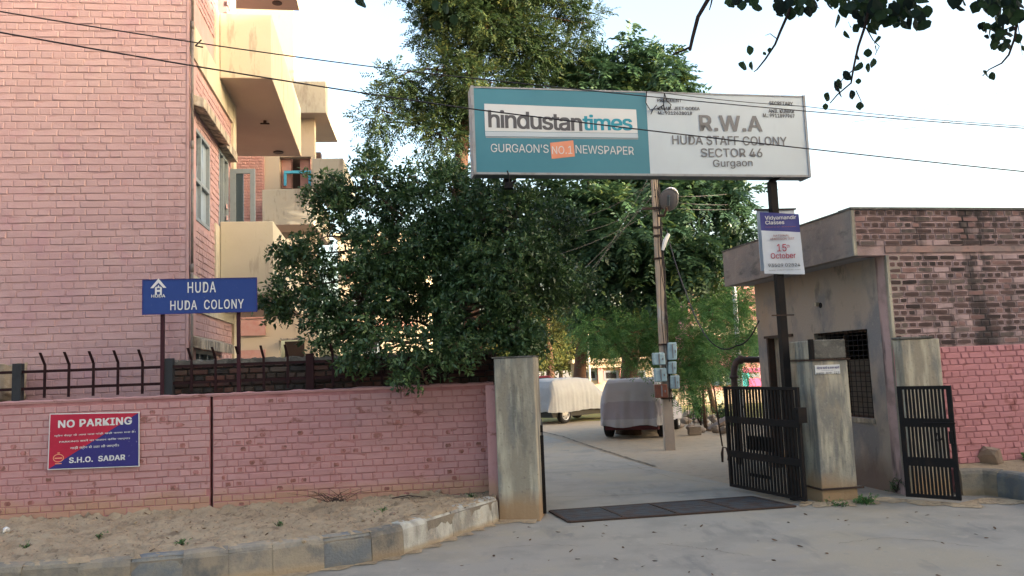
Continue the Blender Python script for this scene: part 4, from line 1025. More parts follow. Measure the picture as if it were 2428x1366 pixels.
# ================================================================== HOARDING OVER THE GATE
BR = at(1905, 415, 9.95)
FH = Fr(BR, 11.0)
cTL = FH.px(1117, 202); cTR = FH.px(1904, 232); cBR = FH.px(1923, 420); cBL = FH.px(1127, 411)
hu0, hu1 = (cTL[0]+cBL[0])/2, (cTR[0]+cBR[0])/2; hz1 = (cTL[1]+cTR[1])/2; hz0 = (cBL[1]+cBR[1])/2
hb = thing('hoarding', 'long teal and white newspaper hoarding spanning the gateway on tall black posts', 'billboard', FH.P((hu0+hu1)/2, -.1, 0))
TH = .22
b = MB(); b.fbox(FH, hu0, hu1, -TH, -.012, hz0, hz1); b.build('box_frame', m_under, hb)
us_ = (FH.px(1532, 216)[0] + FH.px(1541, 415)[0])/2
b = MB(); b.fbox(FH, hu0+.02, us_, -.011, .0, hz0+.02, hz1-.015); b.build('teal_panel', m_teal, hb)
b = MB(); b.fbox(FH, us_+.001, hu1-.02, -.011, .0, hz0+.02, hz1-.015); b.build('white_panel', m_white_b, hb)
b = MB()
b.fbox(FH, hu0-.012, hu0+.019, -TH-.01, .012, hz0-.01, hz1+.012); b.fbox(FH, hu1-.019, hu1+.01, -TH-.01, .012, hz0-.01, hz1+.012)
b.fbox(FH, hu0+.02, hu1-.02, -.05, .006, hz1-.014, hz1+.004); b.fbox(FH, hu0+.02, hu1-.02, -.03, .006, hz0-.006, hz0+.019)
b.build('edge_trim', m_trim, hb)
# grey plate under the masthead, with turned lower lip
def hq(mb, pts, d0, th, mi=0): mb.prism([FH.P(*(lambda c: (c[0], d0, c[1]))(FH.px(x, y))) for x, y in pts], th, FH.n, mi)
b = MB(); hq(b, [(1150, 311), (1512, 316), (1508, 260), (1148, 246)], .001, .002); b.build('masthead_plate', m_plate, hb)
b = MB(); hq(b, [(1151, 323), (1513, 327), (1512, 317), (1150, 312)], .001, .0025); b.build('masthead_lip', m_white_b, hb)
b = MB(); hq(b, [(1153, 327), (1513, 331), (1513, 328), (1151, 324)], .001, .001); b.build('masthead_lip', m_plate_lo, hb)
def line_h(txt, x0, yb0, x1, yb1, h0, m, wt, sp=1.0):
    a = FH.px(x0, yb0); c = FH.px(x1, yb1); t = FH.px(x0, yb0-h0)
    letters(hb, FH, txt, (a[0], a[1], c[0], t[1]), m, wt, d=.0045, spacing=sp, slope=c[1]-a[1])
line_h('hindustan', 1158, 303, 1381, 312, 43, m_ink, .045, .92)
line_h('times', 1382, 310, 1500, 310, 38, m_tealink, .045, .92)
line_h("GURGAON'S", 1164, 361, 1301, 363, 20, m_white, .0, .97)
b = MB(); hq(b, [(1308, 377), (1363, 371), (1359, 333), (1304, 339)], .001, .002); b.build('orange_patch', m_orange, hb)
line_h('NO.1', 1309, 366, 1357, 365, 19, m_white, .0)
line_h('NEWSPAPER', 1365, 364, 1503, 368, 20, m_white, .0, .97)
line_h('R.W.A', 1659, 311, 1808, 313, 38, m_ink2, .055, 1.05)
line_h('HUDA STAFF COLONY', 1594, 343, 1866, 346, 22, m_ink2, .03)
line_h('SECTOR 46', 1662, 373, 1808, 373, 21, m_ink2, .03)
line_h('Gurgaon', 1691, 401, 1785, 399, 22, m_ink2, .025)
line_h('PRESIDENT', 1558, 242, 1616, 243, 8, m_ink, .05)
line_h('KAMAL JEET GODIA', 1559, 261, 1659, 262, 8, m_ink, .05)
line_h('M.: 9212628018', 1560, 272, 1641, 273, 8, m_ink, .05)
line_h('SECRETARY', 1824, 249, 1880, 251, 9, m_ink, .05)
line_h('ANIL KUMAR', 1822, 268, 1883, 269, 9, m_ink, .05)
line_h('M.: 9911897967', 1809, 278, 1884, 280, 9, m_ink, .05)
# torn cable scraps over the joint
b = MB(); rr = random.Random(3)
for pts in ([(1532, 218), (1530, 245), (1540, 262), (1560, 258), (1572, 250)], [(1574, 222), (1580, 240), (1590, 250), (1584, 262)], [(1574, 222), (1572, 250), (1576, 268)], [(1556, 250), (1546, 262), (1542, 272)]):
    b.tube([FH.P(FH.px(x, y)[0], .02, FH.px(x, y)[1]) for x, y in pts], .006, 5)
b.build('torn_wire', m_wire, hb)
# posts
rpost = at(1866, 915, 10.0); FRP = Fr(rpost, 11.0)
b = MB(); b.fbox(FRP, -.045, .045, -.05, .04, -.05, FRP.px(1832, 432)[1]); b.build('post', m_iron, hb)
zt_ = FRP.px(1832, 432)[1]
b = MB(); b.hexa([FRP.P(-.05, .05, zt_), FRP.P(.03, .05, zt_), FRP.P(.03, -.05, zt_), FRP.P(-.05, -.05, zt_), FRP.P(.0, .08, hz0), FRP.P(.09, .08, hz0), FRP.P(.09, -.05, hz0), FRP.P(.0, -.05, hz0)]); b.build('bracket', m_iron, hb)
b = MB(); zz = FRP.px(1855, 748)[1]; b.fbox(FRP, -.16, .14, .04, .05, zz-.008, zz+.008); b.build('cross_rod', m_rust, hb)
lp = at(1204, 440, 9.85); FLP = Fr((lp.x, lp.y), 11.0)
b = MB(); b.fbox(FLP, -.045, .045, -.05, .04, -.05, hz0+.3); b.build('post', m_iron, hb)
b = MB(); b.fbox(FLP, -.03, .03, .041, .38, hz0+.12, hz0+.18); b.build('bracket', m_iron, hb)
# small floodlight clamped below the left half
fl = thing('floodlight', 'small black lamp clamped to the bottom edge of the hoarding above the shrub', 'lamp', tuple(at(1208, 425, 9.1)))
c = at(1206, 436, 9.15); b = MB(); b.box(c.x-.05, c.x+.05, c.y-.05, c.y+.05, c.z-.06, c.z+.01); b.build('housing', m_iron, fl)
b = MB(); b.tube([c + Vector((0, 0, .01)), c + Vector((.015, .0, .07)), c + Vector((-.01, .02, .16))], .009, 6); b.tube([c, c + Vector((.09, 0, .035))], .012, 6); b.build('bracket', m_iron, fl)

# ================================================================== CLASS BANNER ON THE POST
FBn = Fr(FRP.P(0, .065, 0), 5.0)
bq = lambda x, y: FBn.px(x, y)
bn = thing('banner', 'white and violet coaching class banner tied to the hoarding post', 'banner', FBn.P(0, 0, bq(1850, 650)[1]))
cTLb, cTRb, cBRb, cBLb = bq(1801, 503), bq(1893, 508), bq(1908, 651), bq(1812, 649)
def bil(s, t):
    a = (cBLb[0]*(1-s)+cBRb[0]*s, cBLb[1]*(1-s)+cBRb[1]*s); c = (cTLb[0]*(1-s)+cTRb[0]*s, cTLb[1]*(1-s)+cTRb[1]*s)
    return (a[0]*(1-t)+c[0]*t, a[1]*(1-t)+c[1]*t)
nx, ny = 14, 20; b = MB(); bm_ = []
for j in range(ny+1):
    for i in range(nx+1):
        s_, t_ = i/nx, j/ny; u, z = bil(s_, t_); d = .004*math.sin(s_*9+t_*4) + .003*math.sin(t_*14-s_*5) + .004
        b.v.append(tuple(FBn.P(u, d, z)))
for j in range(ny):
    for i in range(nx):
        a = j*(nx+1)+i; b.f.append((a, a+1, a+nx+2, a+nx+1)); b.m.append(1 if j >= ny*.69 else 0)
b.build('cloth', [m_cloth, m_violet], bn, smooth=True)
def bl(txt, x0, y0, x1, y1, m, wt): letters(bn, FBn, txt, pbox(FBn, x0, y0, x1, y1), m, wt, d=.014)
bl('Vidyamandir', 1813, 524, 1886, 511, m_white, .03); bl('Classes', 1814, 533, 1858, 523, m_white, .03)
bl('Institute for IIT-JEE Preparation', 1814, 541, 1886, 536, m_brown_ink, .0)
bl('NATIONAL', 1833, 562, 1870, 556, m_brown_ink, .008); bl('ADMISSION TEST', 1825, 570, 1882, 563, m_brown_ink, .008)
bl('15', 1842, 597, 1863, 579, m_crimson, .015); bl('th', 1864, 588, 1871, 580, m_crimson, .0)
bl('October', 1827, 614, 1885, 599, m_crimson, .012); bl('93509 02824', 1821, 634, 1896, 624, m_ink, .02); bl('www.vidyamandir.com', 1822, 643, 1897, 638, m_ink, .0)
FB2 = Fr(FRP.P(0, -.075, 0), 5.0)
bk = thing('banner', 'plain back banner panel with brown top edge behind the coaching banner', 'banner', FB2.P(0, 0, 3))
t0 = FB2.px(1792, 499); t1_ = FB2.px(1880, 503); t2 = FB2.px(1803, 642)
b = MB(); b.fbox(FB2, t0[0]+.02, t1_[0]+.03, -.03, -.02, t2[1], t0[1]); b.build('cloth', m_cloth, bk)
b = MB(); b.fbox(FB2, t0[0]-.01, t1_[0]+.05, -.035, -.005, t0[1]+.002, t0[1]+.02); b.build('batten', m_rust, bk)

# ================================================================== UTILITY POLE
pb0 = ground(1588, 1066); 
up = thing('utility_pole', 'tapering concrete electricity pole with blue meter boxes in the yard', 'pole', tuple(pb0))
def polew(z): return .105 - .0085*z
b = MB(); ztop = 6.6
for a, c in zip(np.linspace(-.1, ztop, 9)[:-1], np.linspace(-.1, ztop, 9)[1:]):
    pass
w0, w1 = polew(0), polew(ztop); x, y = pb0.x, pb0.y
b.hexa([(x-w0, y-.09, -.1), (x+w0, y-.09, -.1), (x+w0, y+.09, -.1), (x-w0, y+.09, -.1), (x-w1, y-.06, ztop), (x+w1, y-.06, ztop), (x+w1, y+.06, ztop), (x-w1, y+.06, ztop)])
b.build('shaft', m_pole, up, bevel=.012)
FU = Fr((x, y-.10), 0)
for bx_, by_, bw_, bh_, mm in ((1560, 851, 27, 30, m_meter), (1564, 889, 27, 33, m_meter), (1566, 927, 27, 33, m_meter_rust), (1592, 833, 19, 42, m_meter), (1592, 872, 18, 30, m_meter), (1598, 906, 20, 32, m_meter)):
    a = FU.px(bx_-bw_/2, by_+bh_/2); c = FU.px(bx_+bw_/2, by_-bh_/2); tlt = random.uniform(-.012, .012)
    d0 = -.02 if bx_ > 1580 else .0
    mb = MB(); P = FU.P
    mb.hexa([P(a[0]+tlt, d0+.14, a[1]), P(c[0]+tlt, d0+.14, a[1]), P(c[0]+tlt, d0, a[1]), P(a[0]+tlt, d0, a[1]), P(a[0]-tlt, d0+.12, c[1]), P(c[0]-tlt, d0+.12, c[1]), P(c[0]-tlt, d0, c[1]), P(a[0]-tlt, d0, c[1])])
    mo = mb.build('meter_box', mm, up, bevel=.02)
    mb = MB(); um, zm = (a[0]+c[0])/2, (a[1]+c[1])/2; w_ = (c[0]-a[0]); h_ = c[1]-a[1]
    mb.fbox(FU, um-w_*.04, um+w_*.06, d0+.13, d0+.147, zm-h_*.40, zm+h_*.42); mb.fbox(FU, um+w_*.24, um+w_*.34, d0+.13, d0+.146, zm-h_*.1, zm+h_*.06)
    mb.build('latch', m_ink2, mo)
# clamps, cross arm
b = MB()
for yy in (945, 817, 612, 558, 538): 
    z = FU.px(1570, yy)[1]; w_ = polew(z)+.012; b.box(x-w_, x+w_, y-.105, y+.1, z-.018, z+.018)
b.build('clamp', m_rust, up)
zA = FU.px(1560, 494)[1]; b = MB(); b.box(x-.30, x+.34, y-.13, y-.09, zA-.025, zA+.025); b.build('cross_arm', m_rust, up)
b = MB(); rr = random.Random(6)
for k in range(6):
    off = rr.uniform(-.13, .16); z0_ = FU.px(1590, 930)[1] + rr.uniform(-.3, .9); pts = []
    for i in range(14):
        z = z0_ + (6.2-z0_)*i/13; wv = rr.uniform(-.03, .03); pts.append((x + (off+wv)*(1-.35*z/6), y-.12-.02*rr.random(), z))
    b.tube(pts, .008, 5)
b.build('hanging_cable', m_wire, up, smooth=True)
for i_ in range(1):
    b = MB()
    for yy, xx in ((450, 1561), (466, 1562)):
        z = FU.px(xx, yy)[1]; b.tube([(x-.01, y-.091, z), (x-.01, y-.096, z)], .018, 8)
    b.build('bolt_hole_shade', m_void_shade, up)  # flat dark discs painted for the shade in the bolt holes
sh_ = MB(); c = at(1577, 572, pb0.y-.2); sh_.tube([c+Vector((-.06, 0, -.18)), c+Vector((.0, 0, 0)), c+Vector((.08, -.02, .15))], [.03, .05, .03], 7); single(sh_, 'plastic_bag', m_white, 'white plastic scrap stuck on the side of the concrete electricity pole', 'bag')
# street lamp head
lc = at(1586, 474, pb0.y-.35)
la = thing('street_lamp', 'cobra head street lamp with white shell on the concrete electricity pole', 'lamp', tuple(lc))
b = MB(); b.tube([Vector((x+.02, y-.1, zA-.15)), lc + Vector((-.10, .1, -.30)), lc + Vector((-.05, 0, -.16))], .028, 8); b.build('lamp_arm', m_rust, la)
def oval(mb, c, ax, ay, az, tx, m_i=0, n=16, k=8, half=None):
    rot = Matrix.Rotation(tx[0], 3, 'X') @ Matrix.Rotation(tx[1], 3, 'Y'); rings = []
    for i in range(k+1):
        ph = -math.pi/2 + math.pi*i/k
        if half == 'up': ph = math.pi/2*i/k
        if half == 'down': ph = -math.pi/2 + math.pi/2*i/k
        rings.append([c + rot @ Vector((ax*math.cos(ph)*math.cos(2*math.pi*j/n), ay*math.cos(ph)*math.sin(2*math.pi*j/n), az*math.sin(ph))) for j in range(n)])
    for A, B in zip(rings, rings[1:]):
        for j in range(n): mb.face([A[j], A[(j+1) % n], B[(j+1) % n], B[j]], m_i)
tl = (R(-52), R(20))
b = MB(); oval(b, lc + Vector((.03, -.02, .055)), .165, .225, .15, (R(-38), R(20)), half='up'); b.build('shell', m_lampcap, la, smooth=True)
b = MB(); oval(b, lc, .172, .237, .05, tl, half='down'); b.build('lamp_bowl', m_lampgrey, la, smooth=True)
b = MB(); rt = Matrix.Rotation(tl[0], 3, 'X') @ Matrix.Rotation(tl[1], 3, 'Y')
ringp = [lc + rt @ Vector((.174*math.cos(a*math.pi/12), .239*math.sin(a*math.pi/12), 0)) for a in range(25)]; b.tube(ringp, .016, 6, cap=False); b.build('rim', m_lampgrey, la, smooth=True)
b = MB(); b.tube([lc + rt @ Vector((0, -.12, -.055)), lc + rt @ Vector((0, .10, -.055))], .035, 8); b.build('bulb', m_glass, la)

# ================================================================== STREET CABLES
def cable(pts, r, label, m=m_wire, sag=0.0, group=None, n=24, name='overhead_cable'):
    P0 = [Vector(p) for p in pts]; out = []
    for a, c in zip(P0, P0[1:]):
        for i in range(n):
            t = i/n; p = a.lerp(c, t); p.z -= sag*4*t*(1-t); out.append(p)
    out.append(P0[-1]); mb = MB(); mb.tube(out, r, 6); return single(mb, name, m, label, 'cable', group, smooth=True)
# two service cables cross the whole view in front of block and hoarding
A1 = at(-60, 17, 5.6); B1 = at(1115, 185, 7.6); C1 = at(2500, 309, 9.3)
cable([A1, B1, C1], .0052, 'upper black service cable passing over the top edge of the hoarding', sag=.035, group='service cables over the gate')
A1 = at(-60, 66, 5.4); B1 = at(1115, 258, 7.0); C1 = at(2500, 414, 8.6)
cable([A1, B1, C1], .006, 'lower black service cable crossing the lettering of the hoarding', sag=.02, group='service cables over the gate')
cable([at(1540, 216, 9.0), at(1905, 252, 9.2), at(2440, 300, 9.3)], .004, 'thin wire running just beneath the upper service cable to the right', sag=.02)
pt_ = Vector((x, y-.1, 6.0))
for k, (xx, yy, dd) in enumerate(((1300, 610, 15.5), (1330, 560, 15.5), (1310, 700, 15.2), (1380, 660, 15.5), (1360, 520, 16), (1340, 740, 15))):
    cable([at(1548-2*k, 500-16*k, 16.2), at(xx, yy, dd)], .0035, 'thin slack wire running down left from the electricity pole', m_wire2, .1, 'thin wires from the electricity pole', 12, 'pole_wire')
for k, (xx, yy) in enumerate(((1860, 440), (1850, 478), (1850, 486))):
    cable([at(1600, 466+14*k, 16.3), at(xx, yy-10, 22)], .0045, 'thin wire running right from the electricity pole into the trees', m_wire2, .12, 'thin wires into the trees', 12, 'pole_wire')
cable([at(1580, 545, 16.3), at(1625, 690, 15.0), at(1680, 805, 13.0), at(1745, 820, 12.6), at(1800, 760, 12.5)], .011, 'black cable drooping from the electricity pole to the guard house wall', sag=.1, name='drooping_cable')
for k, (y0, y1) in enumerate(((300, 195), (300, 228), (316, 245))):
    cable([at(2020+60*k, y0-10, 40), at(2600, y1-35, 40)], .009, 'very thin distant wire rising to the right across the white sky', m_wire2, .2, 'distant wires in the sky', 10, 'distant_wire')
cable([at(1930, 410, 40), at(2120, 418, 40)], .006, 'very thin distant wire just right of the hoarding in the sky', m_wire2, .05, name='distant_wire') if False else None

# ================================================================== PARKED CARS UNDER COVERS
def draped_car(name, label, loc, heading, L, W, H, mats, hem, seed, nose):
    root = thing(name, label, 'car', loc, 'cars parked under cloth covers'); root.rotation_euler = (0, 0, heading)
    rr = random.Random(seed)
    def put(mb, nm, m, parent=root, **k):
        me_o = mb.build(nm, m, None, **k); me_o.parent = parent; return me_o
    # long profile: x from -L/2 (rear) to L/2 (nose)
    prof = [(-.5, .50), (-.492, .66), (-.475, .80), (-.44, .94), (-.40, .985), (-.30, 1.0), (-.05, 1.0), (.08, .97), (.22, .72), (.30, .62), (.42, .56), (.48, .48), (.5, .34)] if nose else [(-.5, .5), (-.492, .72), (-.475, .90), (-.44, .975), (-.36, 1.0), (-.1, 1.0), (.10, .985), (.18, .93), (.29, .70), (.38, .64), (.46, .58), (.49, .48), (.5, .36)]
    xs = np.array([p[0] for p in prof]); hs = np.array([p[1] for p in prof])
    nu, nv = 110, 46; g_ = MB(); ph = [rr.uniform(0, 6.28) for _ in range(8)]
    sx = np.concatenate([np.linspace(-.5, -.42, 26), np.linspace(-.415, .40, 56), np.linspace(.41, .5, 28)])
    for i, s_ in enumerate(sx):
        h = float(np.interp(s_, xs, hs))*H
        endf = max(0, (abs(s_)-.43)/.07); wsc = (1 - .16*endf**2)
        for j in range(nv+1):
            t = j/nv*2-1       # -1 .. 1 across
            a = abs(t)
            # cross-section: flat roof, tumblehome, vertical side
            if a < .42: y_ = t/.42*.36; z_ = h*(1 - .02*(a/.42)**2)
            else:
                k = (a-.42)/.58; roofy = .36; 
                y_ = (roofy + (.5-roofy)*min(1, (k*1.9))**.6)*math.copysign(1, t)
                z_ = h - (h-hem)*k**1.25
            yy = y_*W*wsc; zz = z_; low = max(0, 1-(zz-hem)/(H*.75))
            f = (math.sin(s_*L*13+ph[0]) + .6*math.sin(s_*L*23+ph[1]+zz*2) + .5*math.sin(s_*L*41+ph[2]))*.017*low**.8
            f2 = (math.sin(yy*15+ph[3]+zz*1.5) + .7*math.sin(yy*27+ph[4]+zz))*.022*low
            if a > .42: yy += math.copysign(f*1.2, t)
            xx = s_*L + (f2 if abs(s_) > .44 else 0)*math.copysign(1, s_)
            if a > .97: zz += .02*math.sin(s_*L*3+ph[5]) + .006*math.sin(s_*L*17+ph[6])
            zz -= .02*math.sin(s_*L*6+ph[7])*(1-low)*a
            g_.v.append((xx, yy, zz))
    n1 = nv+1; nu = len(sx)
    for i in range(nu-1):
        for j in range(nv):
            q_ = i*n1+j; zc_ = g_.v[q_][2]; two = (len(mats) > 1 and abs(g_.v[q_][0]+L/2) < .24 and .36*H < zc_ < .60*H)
            g_.f.append((q_, q_+n1, q_+n1+1, q_+1)); g_.m.append(1 if two else 0)
    # end skirts down to the hem
    for i, sg_ in ((0, -1), (nu-1, 1)):
        base_i = len(g_.v); rows = 12
        for r in range(rows+1):
            for j in range(n1):
                vx, vy, vz = g_.v[i*n1+j]; z = vz + (hem - vz)*r/rows; lw_ = (r/rows)
                dx = (math.sin(vy*19+ph[3]) + .6*math.sin(vy*37+ph[4]+z*3) + .4*math.sin(vy*8+z*6))*.02*lw_
                zz = z - (0 if r < rows else .03*math.sin(vy*6+ph[5])); 
                g_.v.append((vx + sg_*(.03*math.sin(lw_*2.4)) + dx, vy, zz))
        for r in range(rows):
            for j in range(nv):
                q_ = base_i + r*n1 + j; zc_ = g_.v[q_][2]; f_ = (q_, q_+1, q_+n1+1, q_+n1)
                g_.f.append(f_ if sg_ < 0 else tuple(reversed(f_))); g_.m.append(1 if (len(mats) > 1 and sg_ < 0 and .34*H < zc_ < .62*H) else 0)
    put(g_, 'cover', mats, smooth=True)
    b = MB(); b.box(-L/2+.12, L/2-.12, -W/2+.10, W/2-.10, .20, .62); put(b, 'body', m_carmaroon if len(mats) > 1 else m_carblack)
    b = MB(); b.box(-L/2+.05, -L/2+.35, -W/2+.08, W/2-.08, .30, .42); b.box(L/2-.35, L/2-.06, -W/2+.08, W/2-.08, .26, .42); put(b, 'bumper', m_carblack)
    for sx_ in (-1, 1):
        for sy in (-1, 1):
            rx_ = .27*H/1.4; cx_, cy_ = sx_*L*.315, sy*(W/2-.09)
            t = MB(); prof_ = [(-.085, rx_*.62), (-.09, rx_*.86), (-.07, rx_*.98), (0, rx_), (.07, rx_*.98), (.09, rx_*.86), (.085, rx_*.62)]
            nn = 20
            for k in range(nn):
                a0, a1 = 2*math.pi*k/nn, 2*math.pi*(k+1)/nn
                for (d0, r0), (d1, r1) in zip(prof_, prof_[1:]):
                    t.face([(cx_+r0*math.cos(a0), cy_+d0, rx_+r0*math.sin(a0)), (cx_+r0*math.cos(a1), cy_+d0, rx_+r0*math.sin(a1)), (cx_+r1*math.cos(a1), cy_+d1, rx_+r1*math.sin(a1)), (cx_+r1*math.cos(a0), cy_+d1, rx_+r1*math.sin(a0))])
            wh = put(t, 'wheel', m_tyre, smooth=True)
            r_ = MB()
            for k in range(nn):
                a0, a1 = 2*math.pi*k/nn, 2*math.pi*(k+1)/nn; rq = rx_*.62; dd_ = sy*.07; de = sy*.085; qf = .80 if k % 4 < 3 else .5
                r_.face([(cx_, cy_+de, rx_), (cx_+rq*qf*math.cos(a0), cy_+dd_, rx_+rq*qf*math.sin(a0)), (cx_+rq*qf*math.cos(a1), cy_+dd_, rx_+rq*qf*math.sin(a1))])
                r_.face([(cx_+rq*.84*math.cos(a0), cy_+dd_, rx_+rq*.84*math.sin(a0)), (cx_+rq*math.cos(a0), cy_+de, rx_+rq*math.sin(a0)), (cx_+rq*math.cos(a1), cy_+de, rx_+rq*math.sin(a1)), (cx_+rq*.84*math.cos(a1), cy_+dd_, rx_+rq*.84*math.sin(a1))])
            put(r_, 'rim', m_rim, wh)
    return root
hd = R(70); LA = 3.3; rc = Vector((2.63, 18.95, 0)); ca = rc + Vector((math.cos(hd), math.sin(hd), 0))*LA/2
draped_car('covered_car', 'small hatchback under a lilac cover with darker rear band beside the electricity pole', tuple(ca), hd, LA, 1.46, 1.40, [m_cover_a, m_cover_a2], .29, 3, True)
hd2 = R(45); cb = Vector((1.75, 26.4, 0))
draped_car('covered_car', 'hatchback under a silver grey cover parked behind near the left pillar', tuple(cb), hd2, 3.4, 1.5, 1.40, [m_cover_b], .36, 8, True)
# red car mostly hidden behind
rcx = at(1255, 960, 31); 
rc_ = thing('red_car', 'bright red car showing a sliver behind the silver covered car', 'car', (rcx.x, rcx.y, 0))
b = MB(); pr_ = [(-1.8, .3), (-1.8, .8), (-1.6, .95), (-1.0, 1.0), (-.6, 1.42), (.8, 1.45), (1.3, 1.0), (1.75, .9), (1.8, .3)]
b.prism([(rcx.x+a, rcx.y-.75, z) for a, z in pr_], 1.5, (0, 1, 0)); b.build('body', m_carred, rc_, bevel=.05)
b = MB(); b.prism([(rcx.x+a, rcx.y-.76, z) for a, z in ((-.85, 1.02), (-.55, 1.36), (.75, 1.38), (1.1, 1.02))], .008, (0, 1, 0)); b.build('window', m_glass, rc_)
for dx in (-1.15, 1.1):
    b = MB(); b.tube([(rcx.x+dx, rcx.y-.80, .3), (rcx.x+dx, rcx.y-.6, .3)], .3, 18); b.build('wheel', m_tyre, rc_)

# ================================================================== YARD: pipe, white pole, rubble, iron rod, plant in cage
FPp = Fr(FKs.P(us_b, 0, 0), 12)
b = MB(); e0 = at(1806, 853, 13.6); e1 = at(1756, 853, 13.6); e2 = at(1742, 866, 13.6); e3 = at(1740, 890, 13.6); e4 = Vector((e3.x, e3.y, 0))
pts = [e0, e1]; 
for k in range(1, 6): t = k/6; pts.append(e1*(1-t)**2 + at(1741, 853, 13.6)*2*t*(1-t) + e3*t**2)
pts += [e3, e4]
pv = thing('drain_pipe', 'thick dark rusty pipe bending down behind the gate beside the guard house', 'pipe', tuple(e4))
b.tube(pts, .055, 12); b.build('tube', m_pipe2, pv, smooth=True)
b = MB(); b.tube([e1 + Vector((.03, 0, 0)), e1 + Vector((-.03, 0, 0))], .075, 12); b.tube([e3, e3 + Vector((0, 0, -.05))], .075, 12); b.build('flange', m_pipe2, pv, smooth=True)
wp = at(1762, 1000, 24); wq = at(1738, 675, 24)
b = MB(); b.tube([(wp.x, wp.y, 0), (wp.x, wp.y, 6.5)], [.075, .06], 10); single(b, 'lamp_pole', mat('pale_pole', (.45, .47, .5), .5), 'pale grey steel pole behind the bent drain pipe', 'pole', smooth=True)
wp = at(1398, 900, 36)
b = MB(); b.tube([(wp.x, wp.y, 0), (wp.x, wp.y, 4.2)], [.07, .05], 8); single(b, 'lamp_pole', mat('cream_pole', (.5, .47, .4), .5), 'thin pale pole between the tree trunks beyond the covered cars', 'pole', smooth=True)
for k, (x_, y_, s_, z_) in enumerate(((1640, 1022, .16, .14), (1610, 1015, .18, .12), (1665, 1025, .14, .10), (1683, 1019, .17, .13), (1700, 1026, .2, .15), (1628, 1005, .22, .16), (1650, 1003, .25, .16), (1672, 1006, .18, .14), (1695, 1004, .25, .2), (1720, 1030, .2, .16), (1605, 1000, .2, .13), (1712, 1012, .2, .2), (1660, 990, .3, .2), (1630, 990, .25, .2))):
    p = ground(x_, y_); rock('rubble_stone', (p.x, p.y, 0), s_*.95, s_*.7, z_*.75, m_rubble, 'broken grey brown stone in the rubble heap behind the open gate', 'stone', 50+k, 'rubble stones in the yard')
p = ground(1647, 1031); b = MB(); b.box(p.x-.15, p.x+.15, p.y-.1, p.y+.1, 0, .2); single(b, 'concrete_block', m_rubble, 'squared grey concrete block in front of the rubble heap', 'block', bevel=.015)
# slanted slab leaning in the rubble
p = ground(1712, 1022); b = MB(); b.hexa([(p.x-.3, p.y-.05, 0), (p.x+.25, p.y-.05, .30), (p.x+.25, p.y+.45, .30), (p.x-.3, p.y+.45, 0), (p.x-.3, p.y-.05, .05), (p.x+.25, p.y-.05, .35), (p.x+.25, p.y+.45, .35), (p.x-.3, p.y+.45, .05)]); single(b, 'stone_slab', m_conc2, 'tilted flat stone slab leaning on the rubble by the gate', 'slab')
# forked iron rod hanging by the gate
r0 = at(1702, 950, 12.2); b = MB()
ptt = [at(x_, y_, 12.0) for x_, y_ in ((1692, 915), (1698, 960), (1705, 1010), (1713, 1058))]; b.tube(ptt, .011, 6)
c = at(1714, 1060, 12.0)
b.tube([at(1713, 1118-22, 12.0), at(1711, 1075, 12.0), at(1714, 1060, 12.0), at(1722, 1062, 12.0), at(1727, 1080, 12.0), at(1726, 1092, 12)], .013, 6)
b.tube([at(1714, 1062, 12.0), at(1714, 1096, 12.0)], .011, 6)
single(b, 'iron_rod', m_rust, 'bent rusty rod with forked end propped at the open gate', 'rod', smooth=True)

def shrub(name, label, cat, base, h, rad, n, leaf, L=.07, W=.03, seed=0, group=None, stem=m_twig, stems=5, fol=None):
    root = thing(name, label, cat, tuple(base), group); st = MB(); B = Vector(base); P = []; Dr = []
    rr = random.Random(seed)
    for i in range(stems):
        a = rr.uniform(0, 6.28); t = B + Vector((math.cos(a)*rad*rr.uniform(.3, 1), math.sin(a)*rad*rr.uniform(.3, 1), h*rr.uniform(.6, 1)))
        limb(st, B, t, .012*h+.004, .003, n=4, sides=5)
        for k in range(n//stems):
            s_ = rr.uniform(.15, 1); q_ = B.lerp(t, s_) + Vector((rr.gauss(0, .25), rr.gauss(0, .25), rr.gauss(0, .12)))*rad
            q_.z = max(q_.z, B.z+.01); P.append(tuple(q_)); Dr.append((rr.gauss(0, 1), rr.gauss(0, 1), rr.uniform(-.1, .9)))
    st.build('stem', stem, root, smooth=True)
    foliage(root, 'leaves', P, Dr, leaf, **(fol or dict(n_leaf=6, L=L, W=W, slen=.10)))
    return root
p = ground(1662, 1008, 0)
shrub('young_shrub', 'young leafy shrub growing inside a dark wire tree guard', 'shrub', p, 1.65, .42, 260, m_leaf_fern, .10, .045, 3)
b = MB(); 
for a in range(8):
    an = a*math.pi/4; b.tube([(p.x+.34*math.cos(an), p.y+.34*math.sin(an), 0), (p.x+.34*math.cos(an), p.y+.34*math.sin(an), 1.05)], .008, 5)
for z in (.2, .6, 1.0): b.tube([(p.x+.34*math.cos(a*math.pi/8), p.y+.34*math.sin(a*math.pi/8), z) for a in range(17)], .007, 5, cap=False)
tg = single(b, 'tree_guard', m_rust, 'dark wire tree guard round the young shrub in the yard', 'tree guard')
p = ground(1725, 1010, 0); shrub('yard_weed', 'small dark weed clump beside the tilted slab', 'plant', p, .55, .35, 110, m_leaf_bush, .10, .04, 4)
p = ground(2058, 1197, 0); shrub('weed', 'small green weed at the foot of the right gate pillar', 'weed', (p.x, p.y+.05, 0), .09, .13, 70, m_leaf_fern, .035, .016, 5, 'weeds by the gate', fol=dict(n_leaf=6, L=.03, W=.014, slen=.05))
p = ground(1990, 1200, 0); shrub('weed', 'thin green weed fringe in front of the right gate pillar', 'weed', (p.x, p.y+.04, 0), .05, .2, 40, m_leaf_fern, .03, .012, 6, 'weeds by the gate', fol=dict(n_leaf=5, L=.025, W=.01, slen=.04))
